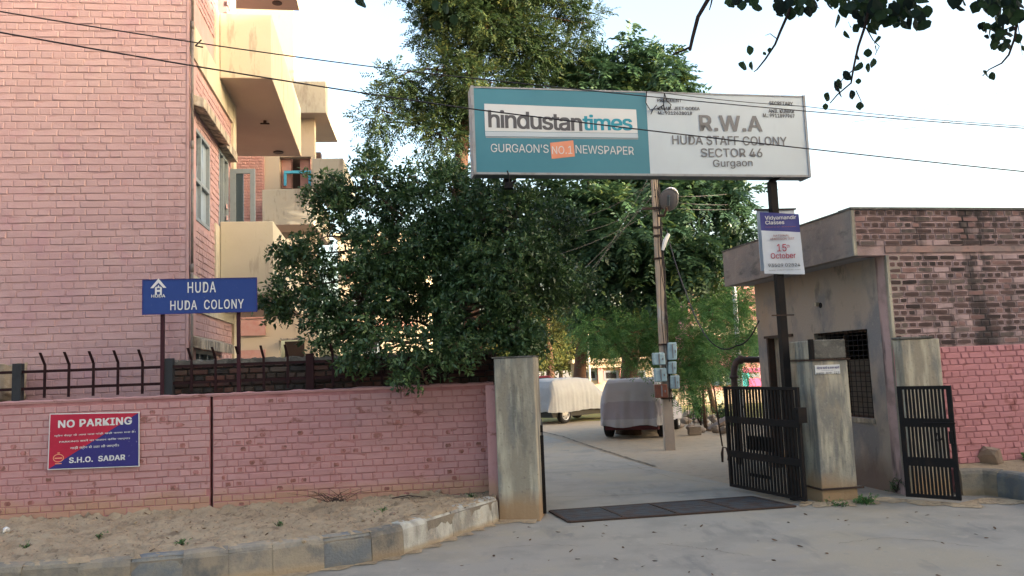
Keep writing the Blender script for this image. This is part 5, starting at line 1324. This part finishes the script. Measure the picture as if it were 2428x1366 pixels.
p = FKf.P(FKf.px(2425, 1080)[0], .18, .32); shrub('weed', 'green weed on the bed at the right edge of the frame beside the rock', 'weed', tuple(p), .13, .15, 60, m_leaf_fern, .04, .018, 7, fol=dict(n_leaf=6, L=.035, W=.016, slen=.05))
p = FKs.P(-.15, .03, .02); shrub('weed', 'tuft of weed in the dark corner behind the small side gate', 'weed', tuple(p), .2, .1, 40, m_leaf_bush, .03, .012, 8, fol=dict(n_leaf=5, L=.03, W=.012, slen=.05))

# ================================================================== DRY TWIGS, PEBBLES AND FALLEN LEAVES
rr = random.Random(31)
def leaf_me():
    me = bpy.data.meshes.new('fallen_leaf')
    me.from_pydata([(0, 0, .0), (.02, .016, .008), (.05, .018, .004), (.075, 0, .012), (.05, -.018, .010), (.02, -.016, .003)], [], [(0, 1, 2, 3), (0, 3, 4, 5)])
    me.materials.append(m_leaf_dry); return me
lme = leaf_me()
spots = [(1870/1, 1240), (1430, 1272), (1385, 1250), (1545, 1262), (1800, 1283), (1838, 1264), (2175, 1213), (2192, 1222), (2155, 1240), (2277, 1222), (2295, 1240), (2308, 1266), (1990, 1232), (2010, 1245), (1960, 1310), (2080, 1300), (2240, 1290), (1350, 1310), (1300, 1330), (1255, 1282), (1225, 1275), (1560, 1330), (1660, 1250), (1700, 1300), (1215, 1262), (1480, 1300), (1170, 1320), (1250, 1250), (2360, 1255), (2100, 1228), (1915, 1222), (1590, 1290), (1330, 1262), (1520, 1345), (2340, 1320), (1840, 1330), (990, 1350), (1100, 1340)]
for x_, y_ in spots + [(rr.uniform(1180, 2420), rr.uniform(1215, 1365)) for _ in range(18)]:
    p = ground(x_, y_, .004); o = bpy.data.objects.new('fallen_leaf', lme); COL.objects.link(o); o.location = p; o.rotation_euler = (rr.uniform(-.3, .3), rr.uniform(-.3, .3), rr.uniform(0, 6.3)); k = rr.uniform(.35, .85); o.scale = (k, k, k)
    tag(o, 'small dry brown leaf lying on the road in front of the gate', 'leaf', 'fallen leaves on the road')
for x_, y_ in [(rr.uniform(20, 1140), rr.uniform(1215, 1330)) for _ in range(60)]:
    yk = 1345 - max(0, (x_-300))*.14
    if y_ > yk-25: y_ = yk - rr.uniform(25, 80)
    p = ground(x_, y_, .285); o = bpy.data.objects.new('fallen_leaf', lme); COL.objects.link(o); o.location = p; o.rotation_euler = (rr.uniform(-.5, .5), rr.uniform(-.5, .5), rr.uniform(0, 6.3)); k = rr.uniform(.35, .9); o.scale = (k, k*.7, k)
    tag(o, 'small dry brown leaf lying on the sandy verge', 'leaf', 'fallen leaves on the sand')
for k, (x_, y_) in enumerate(((235, 1275), (660, 1248), (905, 1215), (430, 1290), (1120, 1178), (60, 1300))):
    p = ground(x_, y_, .27); shrub('weed', ('tiny weed on the sand left of the parking sign foot', 'tiny weed on the sand midway to the pillar', 'tiny weed on the sand beside the dry stick', 'tiny weed near the kerb below the wall crack', 'tiny weed in the corner by the left pillar', 'tiny weed at the far left of the sandy verge')[k], 'weed', (p.x, p.y, .262), .05, .06, 22, m_leaf_fern, .02, .01, 80+k, 'weeds on the sandy verge', fol=dict(n_leaf=4, L=.022, W=.009, slen=.03))
b = MB(); c0 = ground(800, 1188, .30); c0.y -= .1
for k in range(26):
    a = c0 + Vector((rr.uniform(-.1, .1), rr.uniform(-.05, .05), .01)); e = a + Vector((rr.uniform(-.45, .35), rr.uniform(-.12, .12), rr.uniform(.0, .16)))
    m_ = a.lerp(e, .5) + Vector((0, 0, rr.uniform(0, .05))); b.tube([a, m_, e], [.004, .003, .0015], 4)
single(b, 'dry_branch', m_twig, 'dry brushwood twigs lying against the foot of the pink wall', 'branch')
b = MB(); a = ground(925, 1182, .28); e = ground(1015, 1180, .29); b.tube([a, a.lerp(e, .5) + Vector((0, 0, .03)), e], [.008, .007, .004], 5); b.tube([a.lerp(e, .3), a.lerp(e, .6)+Vector((.02, -.1, .03))], .004, 4)
single(b, 'fallen_stick', m_twig, 'single dry stick on the sand near the left gate pillar', 'stick')
for k, (x_, y_, s_) in enumerate(((540, 1215, .03), (320, 1240, .025), (720, 1285, .028), (150, 1290, .035), (610, 1265, .02), (860, 1235, .03), (480, 1245, .022), (250, 1310, .025), (1000, 1195, .03))):
    p = ground(x_, y_, .27); rock('clod', (p.x, p.y, .262), s_, s_*.8, s_*.6, m_sand, 'small clod of earth lying on the sandy verge', 'clod', 120+k, 'clods on the sandy verge')
for k, (x_, y_, s_) in enumerate(((1040, 1160, .06), (930, 1210, .04), (15, 1250, .06))):
    p = ground(x_, y_+12, .27); rock('stone', (p.x, p.y, .262), s_, s_*.8, s_*.7, m_rock if k < 2 else m_plate, ('brown stone lying at the foot of the wall by the pillar', 'small stone on the sand beyond the dry stick', 'pale crumpled scrap at the left edge by the wall foot')[k], 'stone', 70+k)
peb = MB()
for k in range(900):
    t = rr.random(); i = rr.random(); a = FW.P(uL+(uR-uL)*t, 0, 0); e = kerb_at(t); p = a.lerp(e, .02+.93*i**1.3); s_ = rr.uniform(.004, .016); z = .262+.03*i
    peb.v += [(p.x+s_, p.y, z), (p.x-s_*.6, p.y+s_*.8, z), (p.x-s_*.6, p.y-s_*.8, z), (p.x, p.y, z+s_)]; n_ = len(peb.v); 
    for f_ in ((-4, -3, -1), (-3, -2, -1), (-2, -4, -1)): peb.f.append(tuple(n_+q_ for q_ in f_)); peb.m.append(0)
tag(peb.build('pebbles', m_rock, None), 'loose grit and crumbs of soil on the sandy verge', 'gravel', kind='stuff')

# ================================================================== TREES
bb_ = PB([(775, 560, 10.3, 62, 100), (715, 690, 10.2, 60, 48), (660, 715, 10.2, 22, 18), (890, 450, 10.6, 85, 65), (880, 385, 10.6, 18, 20), (985, 420, 10.7, 80, 60), (980, 600, 10.4, 150, 150), (860, 710, 10.2, 140, 100), (1090, 490, 10.5, 130, 100),
          (1200, 560, 9.9, 110, 100), (1290, 650, 10.2, 80, 110), (1130, 720, 10.0, 140, 100), (1000, 800, 9.45, 85, 60), (1000, 880, 9.25, 60, 32), (1070, 840, 9.4, 45, 35), (775, 800, 9.9, 45, 30), (1190, 780, 9.7, 75, 40), (1310, 540, 10.6, 75, 75),
          (1240, 490, 9.8, 60, 40), (745, 455, 10.4, 18, 18), (1370, 640, 10.8, 30, 50), (820, 450, 10.4, 40, 35), (1260, 740, 10.0, 40, 45), (870, 850, 9.5, 40, 14), (1080, 430, 10.8, 50, 25), (1200, 640, 9.5, 80, 70), (690, 600, 10.3, 10, 12), (1240, 800, 9.9, 30, 22), (1350, 700, 10.7, 30, 40), (1205, 500, 9.5, 45, 45), (1205, 590, 9.45, 60, 55), (1210, 690, 9.45, 55, 60), (1215, 775, 9.5, 45, 35), (1180, 455, 9.8, 50, 18)])
base = (-.9, 10.35, 0)
tree('leafy_shrub', 'huge dense dark green shrub tree spilling over the pink wall', 'tree', base, [(-.95, 10.4, 1.2), (-1.0, 10.5, 2.2), (-1.0, 10.6, 3.2)], .11, bb_, m_leaf_bush, m_bark, 36, .19, 27, fol=dict(n_leaf=9, L=.072, W=.032, slen=.14, spread=1.0, droop=.25), twigs=.5, shell=.25)

nb_ = PB([(1150, 60, 19, 120, 70), (1060, 170, 18.6, 90, 60), (1220, 130, 19.4, 100, 80), (935, 190, 18.5, 80, 32), (890, 255, 18.3, 45, 28), (985, 230, 18.5, 60, 50), (1140, 290, 19, 80, 60), (1060, 330, 18.6, 60, 60), (1345, 120, 19.6, 65, 60), (1400, 55, 19.6, 42, 34),
          (1000, 60, 19, 50, 45), (1200, -60, 19, 150, 80), (1340, 10, 19.5, 60, 45), (1290, 190, 19.5, 60, 45), (1040, 20, 19, 70, 60), (1120, 200, 18.5, 80, 60), (1000, -60, 19, 80, 60), (900, 290, 18.4, 35, 20), (1020, 290, 18.6, 40, 30), (1100, -10, 18.8, 70, 70), (1180, 200, 19, 60, 50)])
tb = at(1095, 400, 19); 
tree('neem_tree', 'tall airy neem tree with orange brown trunk left above the hoarding', 'tree', (tb.x+.25, tb.y, 0), [at(1092, 420, 19), at(1098, 300, 19), at(1115, 180, 19), at(1150, 60, 19), at(1175, -40, 19)], .20, nb_, m_leaf_neem, m_bark_o, 13, .42, 26, fol=dict(n_leaf=14, L=.10, W=.034, slen=.34, spread=.9, droop=.35, pinnate=True), twigs=.8, shell=.2)

cb_ = PB([(1480, 140, 20, 75, 42), (1420, 200, 20, 90, 45), (1530, 180, 20, 90, 50), (1600, 215, 20, 45, 25), (1360, 215, 20, 50, 25), (1470, 260, 20, 140, 50), (1400, 470, 19, 95, 70), (1480, 560, 18.6, 120, 95), (1640, 480, 19.2, 110, 70), (1690, 590, 19.4, 75, 60), (1580, 620, 18.8, 110, 75),
          (1340, 560, 19.5, 75, 80), (1740, 500, 19.4, 40, 50), (1450, 690, 18.5, 85, 55), (1560, 400, 20, 160, 70), (1390, 640, 18.8, 70, 60), (1520, 700, 18.8, 60, 40), (1300, 470, 20, 60, 60), (1530, 310, 20, 120, 60), (1760, 560, 19.6, 30, 30)])
tree('broadleaf_tree', 'big dark broadleaf tree behind the hoarding and electricity pole', 'tree', tuple(ground(1490, 1030)[:2]) + (0,), [at(1492, 900, 20.3), at(1497, 800, 20.3), at(1500, 680, 20.2), at(1500, 520, 20), at(1500, 350, 20)], .27, cb_, m_leaf_big, m_bark, 8.5, .42, 22, fol=dict(n_leaf=13, L=.17, W=.072, slen=.46, spread=1.0, droop=.5, pinnate=True), twigs=.5, shell=.25)

fb_ = PB([(1420, 785, 17.6, 70, 20), (1455, 820, 17.6, 75, 20), (1520, 785, 17.8, 55, 22), (1495, 845, 17.8, 60, 14), (1400, 762, 17.8, 38, 14), (1545, 840, 17.8, 40, 18)], 1.0)
tree('feathery_tree', 'small bright green feathery leaved tree spreading over the covered cars', 'tree', tuple(at(1512, 900, 22.6)[:2]) + (0,), [at(1510, 900, 22.5), at(1500, 860, 21.5), at(1490, 830, 19.5)], .07, fb_, m_leaf_fern, m_bark, 34, .26, 28, fol=dict(n_leaf=20, L=.065, W=.020, slen=.36, spread=1.1, droop=.25, pinnate=True), twigs=.6)
fb_ = PB([(1625, 800, 17.2, 50, 45), (1660, 850, 17.2, 65, 35), (1610, 870, 17, 35, 35), (1640, 750, 17.4, 45, 30), (1705, 860, 17.4, 55, 25), (1615, 915, 16.9, 22, 22), (1745, 850, 18, 45, 30), (1700, 800, 17.8, 65, 35), (1750, 740, 18.2, 35, 50), (1690, 740, 18, 40, 25), (1770, 800, 18, 25, 50)], 1.0)
tree('feathery_tree', 'light green drooping feathery tree between electricity pole and bent drain pipe', 'tree', tuple(at(1668, 930, 20.5)[:2]) + (0,), [at(1668, 940, 20.4), at(1664, 890, 19.5), at(1660, 840, 18.5)], .04, fb_, m_leaf_fern, m_bark, 34, .26, 26, fol=dict(n_leaf=20, L=.065, W=.020, slen=.38, spread=1.1, droop=.45, pinnate=True), twigs=.6)
fb_ = PB([(1700, 650, 27, 60, 28), (1660, 690, 27, 45, 30), (1750, 700, 27, 45, 45), (1770, 780, 27, 40, 50), (1700, 720, 28, 60, 30), (1610, 660, 27, 50, 30), (1640, 620, 27, 40, 20)], 1.0)
tree('acacia_tree', 'loose light green tree with arching limbs left of the guard house roof', 'tree', tuple(at(1690, 900, 27.5)[:2]) + (0,), [at(1672, 880, 27.5), at(1660, 800, 27.5), at(1680, 740, 27.5), at(1705, 690, 27.2)], .08, fb_, m_leaf_fern, m_bark, 14, .45, 26, fol=dict(n_leaf=18, L=.09, W=.03, slen=.45, spread=1.1, droop=.4, pinnate=True), twigs=.8)
# trees beyond the cars on the left of the yard
for k, (bx_, d, tp, bl_, lab, r_) in enumerate((
    (1374, 30, [(1374, 900), (1378, 830), (1385, 790), (1392, 740)], [(1400, 770, 29, 60, 35), (1350, 750, 30, 55, 45), (1420, 820, 30, 35, 20), (1310, 770, 30, 40, 35), (1380, 700, 30, 70, 50)], 'leaning orange trunked tree behind the silver covered car', .30),
    (1306, 33, [(1306, 900), (1303, 850), (1300, 800), (1296, 740)], [(1300, 760, 33, 45, 40), (1330, 820, 33, 40, 35), (1290, 830, 32, 30, 40), (1275, 690, 33, 40, 50)], 'straight brown trunked tree seen just right of the left pillar', .22))):
    tree('yard_tree', lab, 'tree', tuple(at(bx_, 920, d)[:2]) + (0,), [at(x_, y_, d) for x_, y_ in tp], r_, PB(bl_), m_leaf_far, m_bark_o, 3.2, .6, 22, 'trees beyond the covered cars', fol=dict(n_leaf=10, L=.15, W=.06, slen=.4, droop=.3), twigs=.6)
# distant belt of trees
for k, (x_, d, rx, ry, yy) in enumerate(((1250, 46, 75, 60, 800), (1370, 50, 60, 50, 820), (1450, 55, 60, 45, 840), (1560, 52, 70, 60, 800), (1650, 60, 60, 50, 810), (1760, 56, 60, 55, 790), (1200, 52, 60, 80, 740), (1840, 50, 60, 60, 760), (1500, 60, 70, 60, 760), (1330, 58, 70, 60, 720))):
    tree('distant_tree', ('distant round tree right behind the left gate pillar', 'distant tree between the two orange tree trunks', 'distant tree straight above the lilac covered car', 'distant tree behind the electricity pole', 'distant tree above the rubble heap', 'distant tree behind the bent drain pipe', 'distant tree hidden low behind the leafy shrub', 'distant tree beside the guard house back corner', 'taller distant tree behind the broadleaf tree trunk', 'taller distant tree above the silver covered car')[k], 'tree', tuple(at(x_, 900, d)[:2]) + (0,), [at(x_, 890, d), at(x_+4, yy+20, d)], .22, PB([(x_, yy, d, rx, ry), (x_-rx*.5, yy+ry*.4, d, rx*.6, ry*.5), (x_+rx*.5, yy+ry*.3, d, rx*.6, ry*.6)]), m_leaf_far, m_bark, .55, 1.0, 26, 'distant trees beyond the yard', fol=dict(n_leaf=10, L=.26, W=.11, slen=.7), twigs=.2)

# ---- branches hanging in from a tree standing right of the road
ov = thing('overhanging_tree', 'tree whose dark round leaved branches hang into the top of the view', 'tree', (7.5, 2.5, 0))
DZ = 4.6
b = MB(); b.tube([(7.5, 2.5, 0), (7.4, 2.7, 1.8), (7.1, 3.0, 3.6), (6.5, 3.4, 5.2)], [.26, .22, .18, .14], 10); b.build('trunk', m_bark, ov, smooth=True)
oc = [((3.0, 1.5, 7.2), (3.2, 2.4, 1.2)), ((-1.5, 1.0, 7.6), (2.6, 2.6, 1.1)), ((6.5, 3.6, 7.4), (2.8, 2.4, 1.5)), ((1.0, -2.0, 7.4), (4.0, 2.5, 1.3)), ((8.5, 0.5, 7.0), (2.6, 3.0, 1.6)), ((5.0, -3.5, 7.5), (3.5, 2.5, 1.5)), ((-4.5, -.5, 7.3), (2.2, 2.8, 1.1))]  # unseen crown masses overhead, added to darken the foreground
cs_, bi_, P_, D_, tb_ = clumps(oc, 1.3, .55, 16, .2)
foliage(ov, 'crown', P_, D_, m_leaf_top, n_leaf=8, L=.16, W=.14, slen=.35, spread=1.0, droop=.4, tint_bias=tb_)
b = MB(); 
for c_, r_ in oc: limb(b, (6.5, 3.4, 5.2), c_, .10, .03)
b.build('limb', m_bark, ov, smooth=True)
def leaf_mesh(seed):
    rr_ = random.Random(seed); me = bpy.data.meshes.new('leaf'); V = []; Fc = []
    outl = [(0, 0), (.28, .16), (.47, .42), (.46, .68), (.28, .88), (.05, 1.08), (0, 1.0)]
    n_ = 7; left = [(-x_, y_) for x_, y_ in outl[1:-1]][::-1]
    pts = [(0, 0)] + [(x_*rr_.uniform(.9, 1.1), y_*rr_.uniform(.96, 1.04)) for x_, y_ in outl[1:-1]] + [(x_*rr_.uniform(.9, 1.1), y_*rr_.uniform(.96, 1.04)) for x_, y_ in left]
    cur = rr_.uniform(.05, .22); fo = rr_.uniform(.08, .3)
    V = [(x_, -cur*y_*y_ + abs(x_)*fo, -y_) for x_, y_ in pts] + [(0, -cur*.25, -.5)]
    c_ = len(pts); Fc = [(i, (i+1) % c_, c_) for i in range(c_)]
    V += [(-.012, 0, 0), (.012, 0, 0), (.06, .05, .34)]; Fc.append((c_+1, c_+2, c_+3))
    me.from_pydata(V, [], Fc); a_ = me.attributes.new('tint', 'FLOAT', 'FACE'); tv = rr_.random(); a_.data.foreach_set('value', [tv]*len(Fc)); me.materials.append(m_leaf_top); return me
LM = [leaf_mesh(i) for i in range(10)]
rr = random.Random(77)
def hang_leaf(x_, y_, size_px, d=DZ, rot=None):
    p = at(x_, y_, d) ; o = bpy.data.objects.new('leaf', rr.choice(LM)); COL.objects.link(o); o.parent = ov
    s_ = size_px/FPX*d*rr.uniform(.7, .98); o.scale = (s_, s_, s_); o.location = p - Vector((7.5, 2.5, 0)) + Vector((0, 0, s_*.5))
    o.rotation_euler = (rr.uniform(-.5, .5), rr.uniform(-.6, .6) if rot is None else rot, rr.gauss(0, .7))
def twig(pts, r0, r1, d=DZ):
    b = MB(); P = [at(x_, y_, d + rr.uniform(-.05, .05)) for x_, y_ in pts]; n_ = len(P); b.tube(P, [r0 + (r1-r0)*i/(n_-1) for i in range(n_)], 6); b.build('twig', m_twig, ov, smooth=True)
top = [(1745, -40), (1760, -20)]
twig([(1740, -70), (1684, -10), (1655, 40), (1642, 90), (1636, 118)], .016, .010); twig([(1636, 112), (1615, 122), (1600, 126), (1596, 130)], .007, .004); twig([(1690, -10), (1686, 10), (1682, 24)], .006, .003)
twig([(1890, -60), (1870, 30), (1850, 75), (1838, 105), (1815, 140), (1795, 165), (1788, 170)], .010, .003); twig([(1842, 92), (1826, 80), (1815, 84)], .003, .0015)
twig([(2075, -70), (2060, 20), (2050, 65), (2035, 110), (2024, 160), (2018, 197), (1985, 225), (1968, 245)], .010, .003); twig([(2050, 60), (2070, 95), (2085, 110), (2075, 130)], .004, .002); twig([(2024, 165), (2000, 185), (1980, 215)], .004, .002); twig([(2030, 215), (2042, 240), (2040, 262)], .003, .0015)
twig([(2420, -60), (2413, 40), (2406, 90), (2392, 130), (2375, 150), (2345, 165), (2330, 180)], .009, .003); twig([(2405, 60), (2375, 75), (2330, 65)], .004, .002); twig([(2412, 50), (2420, 100), (2424, 130)], .003, .0015)
# heavier limbs just above the view joining them to the trunk
b = MB(); J = [Vector((6.5, 3.4, 5.2)), at(2420, -60, DZ), at(2250, -90, DZ), at(2075, -75, DZ), at(1890, -65, DZ), at(1740, -75, DZ), at(1400, -110, DZ), at(1000, -90, DZ), at(800, -70, DZ)]
b.tube(J, [.12, .08, .07, .06, .05, .04, .03, .02, .012], 8); b.build('limb', m_bark, ov, smooth=True)
twig([(850, -80), (845, -30), (840, -5)], .006, .003); twig([(1040, -90), (1010, -20)], .006, .003)
def cluster(cx_, cy_, rx, ry, n_, s0, s1):
    for _ in range(n_): 
        a = rr.uniform(0, 6.28); q_ = rr.random()**.5; hang_leaf(cx_ + rx*q_*math.cos(a), cy_ + ry*q_*math.sin(a), rr.uniform(s0, s1), DZ + rr.uniform(-.25, .25))
cluster(1890, 8, 48, 24, 26, 24, 40); cluster(1940, 0, 40, 14, 12, 24, 36); cluster(1990, 2, 40, 16, 10, 22, 34); cluster(1760, 0, 48, 16, 18, 24, 36); cluster(2080, 20, 68, 36, 52, 24, 42); cluster(2150, 32, 44, 32, 22, 28, 44); cluster(2270, 5, 25, 20, 4, 42, 62); cluster(2360, 8, 58, 22, 26, 24, 42); cluster(2395, 25, 24, 30, 16, 24, 38)
cluster(2360, 72, 36, 24, 24, 20, 30); cluster(2375, 98, 26, 22, 14, 20, 30)
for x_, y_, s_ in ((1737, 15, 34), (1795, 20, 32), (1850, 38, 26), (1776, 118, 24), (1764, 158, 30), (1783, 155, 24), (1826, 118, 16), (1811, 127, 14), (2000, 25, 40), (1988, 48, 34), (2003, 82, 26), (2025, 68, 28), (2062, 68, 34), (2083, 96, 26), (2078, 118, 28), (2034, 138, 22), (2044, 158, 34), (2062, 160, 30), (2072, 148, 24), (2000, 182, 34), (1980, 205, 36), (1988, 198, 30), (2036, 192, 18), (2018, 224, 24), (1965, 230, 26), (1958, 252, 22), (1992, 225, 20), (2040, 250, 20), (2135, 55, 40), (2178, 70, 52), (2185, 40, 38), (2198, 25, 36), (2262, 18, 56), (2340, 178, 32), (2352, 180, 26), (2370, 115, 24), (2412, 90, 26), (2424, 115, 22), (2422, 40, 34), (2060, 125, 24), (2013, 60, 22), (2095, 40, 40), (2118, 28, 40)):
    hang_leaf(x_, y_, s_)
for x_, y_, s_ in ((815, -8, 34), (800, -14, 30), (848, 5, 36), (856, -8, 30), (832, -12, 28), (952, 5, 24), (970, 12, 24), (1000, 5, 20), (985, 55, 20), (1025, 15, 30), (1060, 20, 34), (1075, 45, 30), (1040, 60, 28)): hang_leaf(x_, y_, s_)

# ================================================================== DISTANT BUILDINGS
def farblock(name, label, x0, x1, ytop, d, wallm, bands=(), wins=(), h=None):
    A = at(x0, ytop, d); Bq = at(x1, ytop, d); fr = Fr((A.x, A.y), math.degrees(math.atan2(0, 1))); L_ = Bq.x - A.x; z1_ = (A.z+Bq.z)/2
    root = thing(name, label, 'building', (A.x+L_/2, A.y, 0)); b = MB(); b.fbox(fr, 0, L_, -4, 0, 0, z1_); b.build('wall', wallm, root)
    b = MB(); b.fbox(fr, -.2, L_+.2, -4.2, .3, z1_+.002, z1_+.2); b.build('roof', m_cream2, root)
    for (a0, y0, a1, y1, m, dd) in bands:
        p0 = fr.px(a0, y1); p1 = fr.px(a1, y0); b = MB(); b.fbox(fr, p0[0], p1[0], .002, dd, max(p0[1], 0), p1[1]); b.build('wall_panel', m, root)
    for (a0, y0, a1, y1) in wins:
        p0 = fr.px(a0, y1); p1 = fr.px(a1, y0); b = MB(); b.fbox(fr, p0[0], p1[0], .003, .06, max(p0[1], 0), p1[1]); wn = b.build('window', m_winframe, root)
        b = MB(); b.fbox(fr, p0[0]+.12, p1[0]-.12, .061, .07, max(p0[1], 0)+.12, p1[1]-.1); b.build('pane', m_void_shade, wn)
m_fpink = mat('far_pink', (.50, .22, .22), .9, [(1, .4, .7, (.58, .33, .27), .7)]); m_magenta = mat('magenta_paint', (.50, .10, .24), .8); m_teal2 = mat('teal_paint', (.05, .32, .36), .8); m_bluegrey = mat('blue_grey_door', (.07, .11, .15), .7)
farblock('far_house', 'pale low house with pink posts beyond the covered cars', 1365, 1545, 858, 44, m_cream2, [(1372, 866, 1540, 874, m_cream, .4), (1418, 872, 1428, 908, m_fpink, .3), (1470, 872, 1478, 908, m_fpink, .3)], [(1385, 876, 1415, 903), (1432, 878, 1466, 903), (1484, 878, 1530, 903)])
farblock('far_house', 'pink house with teal and magenta ground floor behind the bent drain pipe', 1625, 1830, 640, 46, m_fpink, [(1640, 760, 1830, 800, m_cream2, .5), (1735, 780, 1755, 870, m_cream, .6), (1640, 700, 1760, 712, m_cream2, .4), (1748, 872, 1800, 884, m_magenta, .3), (1750, 884, 1772, 916, m_teal2, .35), (1772, 896, 1812, 916, m_magenta, .4), (1688, 876, 1732, 914, m_bluegrey, .2), (1712, 878, 1716, 914, m_cream, .3)], [(1650, 860, 1680, 912), (1665, 720, 1700, 752), (1775, 885, 1800, 895), (1650, 660, 1690, 690), (1715, 720, 1745, 752), (1780, 815, 1810, 850)])
farblock('far_house', 'cream and salmon apartment house glimpsed through the shrub', 800, 1010, 560, 40, m_cream2, [(820, 640, 980, 660, m_brickband, .4), (820, 760, 980, 780, m_brickband, .4)], [(840, 600, 880, 635), (930, 600, 970, 635), (840, 690, 880, 730), (930, 690, 970, 730), (850, 790, 900, 840)])
# low garden wall across the lawn
b = MB(); a = at(1560, 925, 33); c = at(1840, 918, 33); b.box(a.x, c.x, a.y, a.y+.2, 0, .55); single(b, 'garden_wall', m_cream2, 'low sunlit garden wall behind the lawn beyond the gate', 'wall')

# ================================================================== UNSEEN SHADE BLOCKS (added on the right, sized to throw the street shade)
sb_ = thing('shade_block', 'tall unseen block added on the right to cast the street shade', 'building', (27, -20, 0))
b = MB(); b.box(24, 34, -60, 3.0, 0, 12.6); b.build('wall', m_pinkb, sb_)
b = MB(); b.box(23.6, 34.4, -60.4, 3.4, 12.6, 13.0); b.build('roof', m_slab, sb_)
for zz in (1.2, 4.4, 7.6, 10.6):
    for yy in range(-56, 1, 6):
        b = MB(); b.box(23.93, 23.99, yy, yy+1.6, zz, zz+1.3); wn = b.build('window', m_winframe, sb_); b = MB(); b.box(23.90, 23.929, yy+.1, yy+1.5, zz+.1, zz+1.2); b.build('pane', m_glass, wn)
sb2 = thing('shade_house', 'lower unseen house added beside the tall block to cast shade', 'building', (28, 8, 0))  # unseen, its height set to trim the shadow further back
b = MB(); b.box(24, 33, 4.5, 10.6, 0, 8.3); b.build('wall', m_cream, sb2)
b = MB(); b.box(23.7, 33.3, 4.2, 10.9, 8.3, 8.6); b.build('roof', m_slab, sb2)
for zz in (1.2, 4.6):
    for yy in (5.2, 8.0):
        b = MB(); b.box(23.93, 23.99, yy, yy+1.5, zz, zz+1.3); wn = b.build('window', m_winframe, sb2); b = MB(); b.box(23.90, 23.929, yy+.1, yy+1.4, zz+.1, zz+1.2); b.build('pane', m_glass, wn)

sb3 = thing('shade_house', 'low unseen house added to shade the covered cars', 'building', (28, 15, 0))  # unseen, added to keep the covered cars in shade
b = MB(); b.box(24, 33, 11.6, 19.2, 0, 6.8); b.build('wall', m_pinkb, sb3)
b = MB(); b.box(23.7, 33.3, 11.3, 19.5, 6.8, 7.1); b.build('roof', m_slab, sb3)
for yy in (12.6, 16.0):
    b = MB(); b.box(23.93, 23.99, yy, yy+1.5, 1.2, 2.5); wn = b.build('window', m_winframe, sb3); b = MB(); b.box(23.90, 23.929, yy+.1, yy+1.4, 1.3, 2.4); b.build('pane', m_glass, wn)
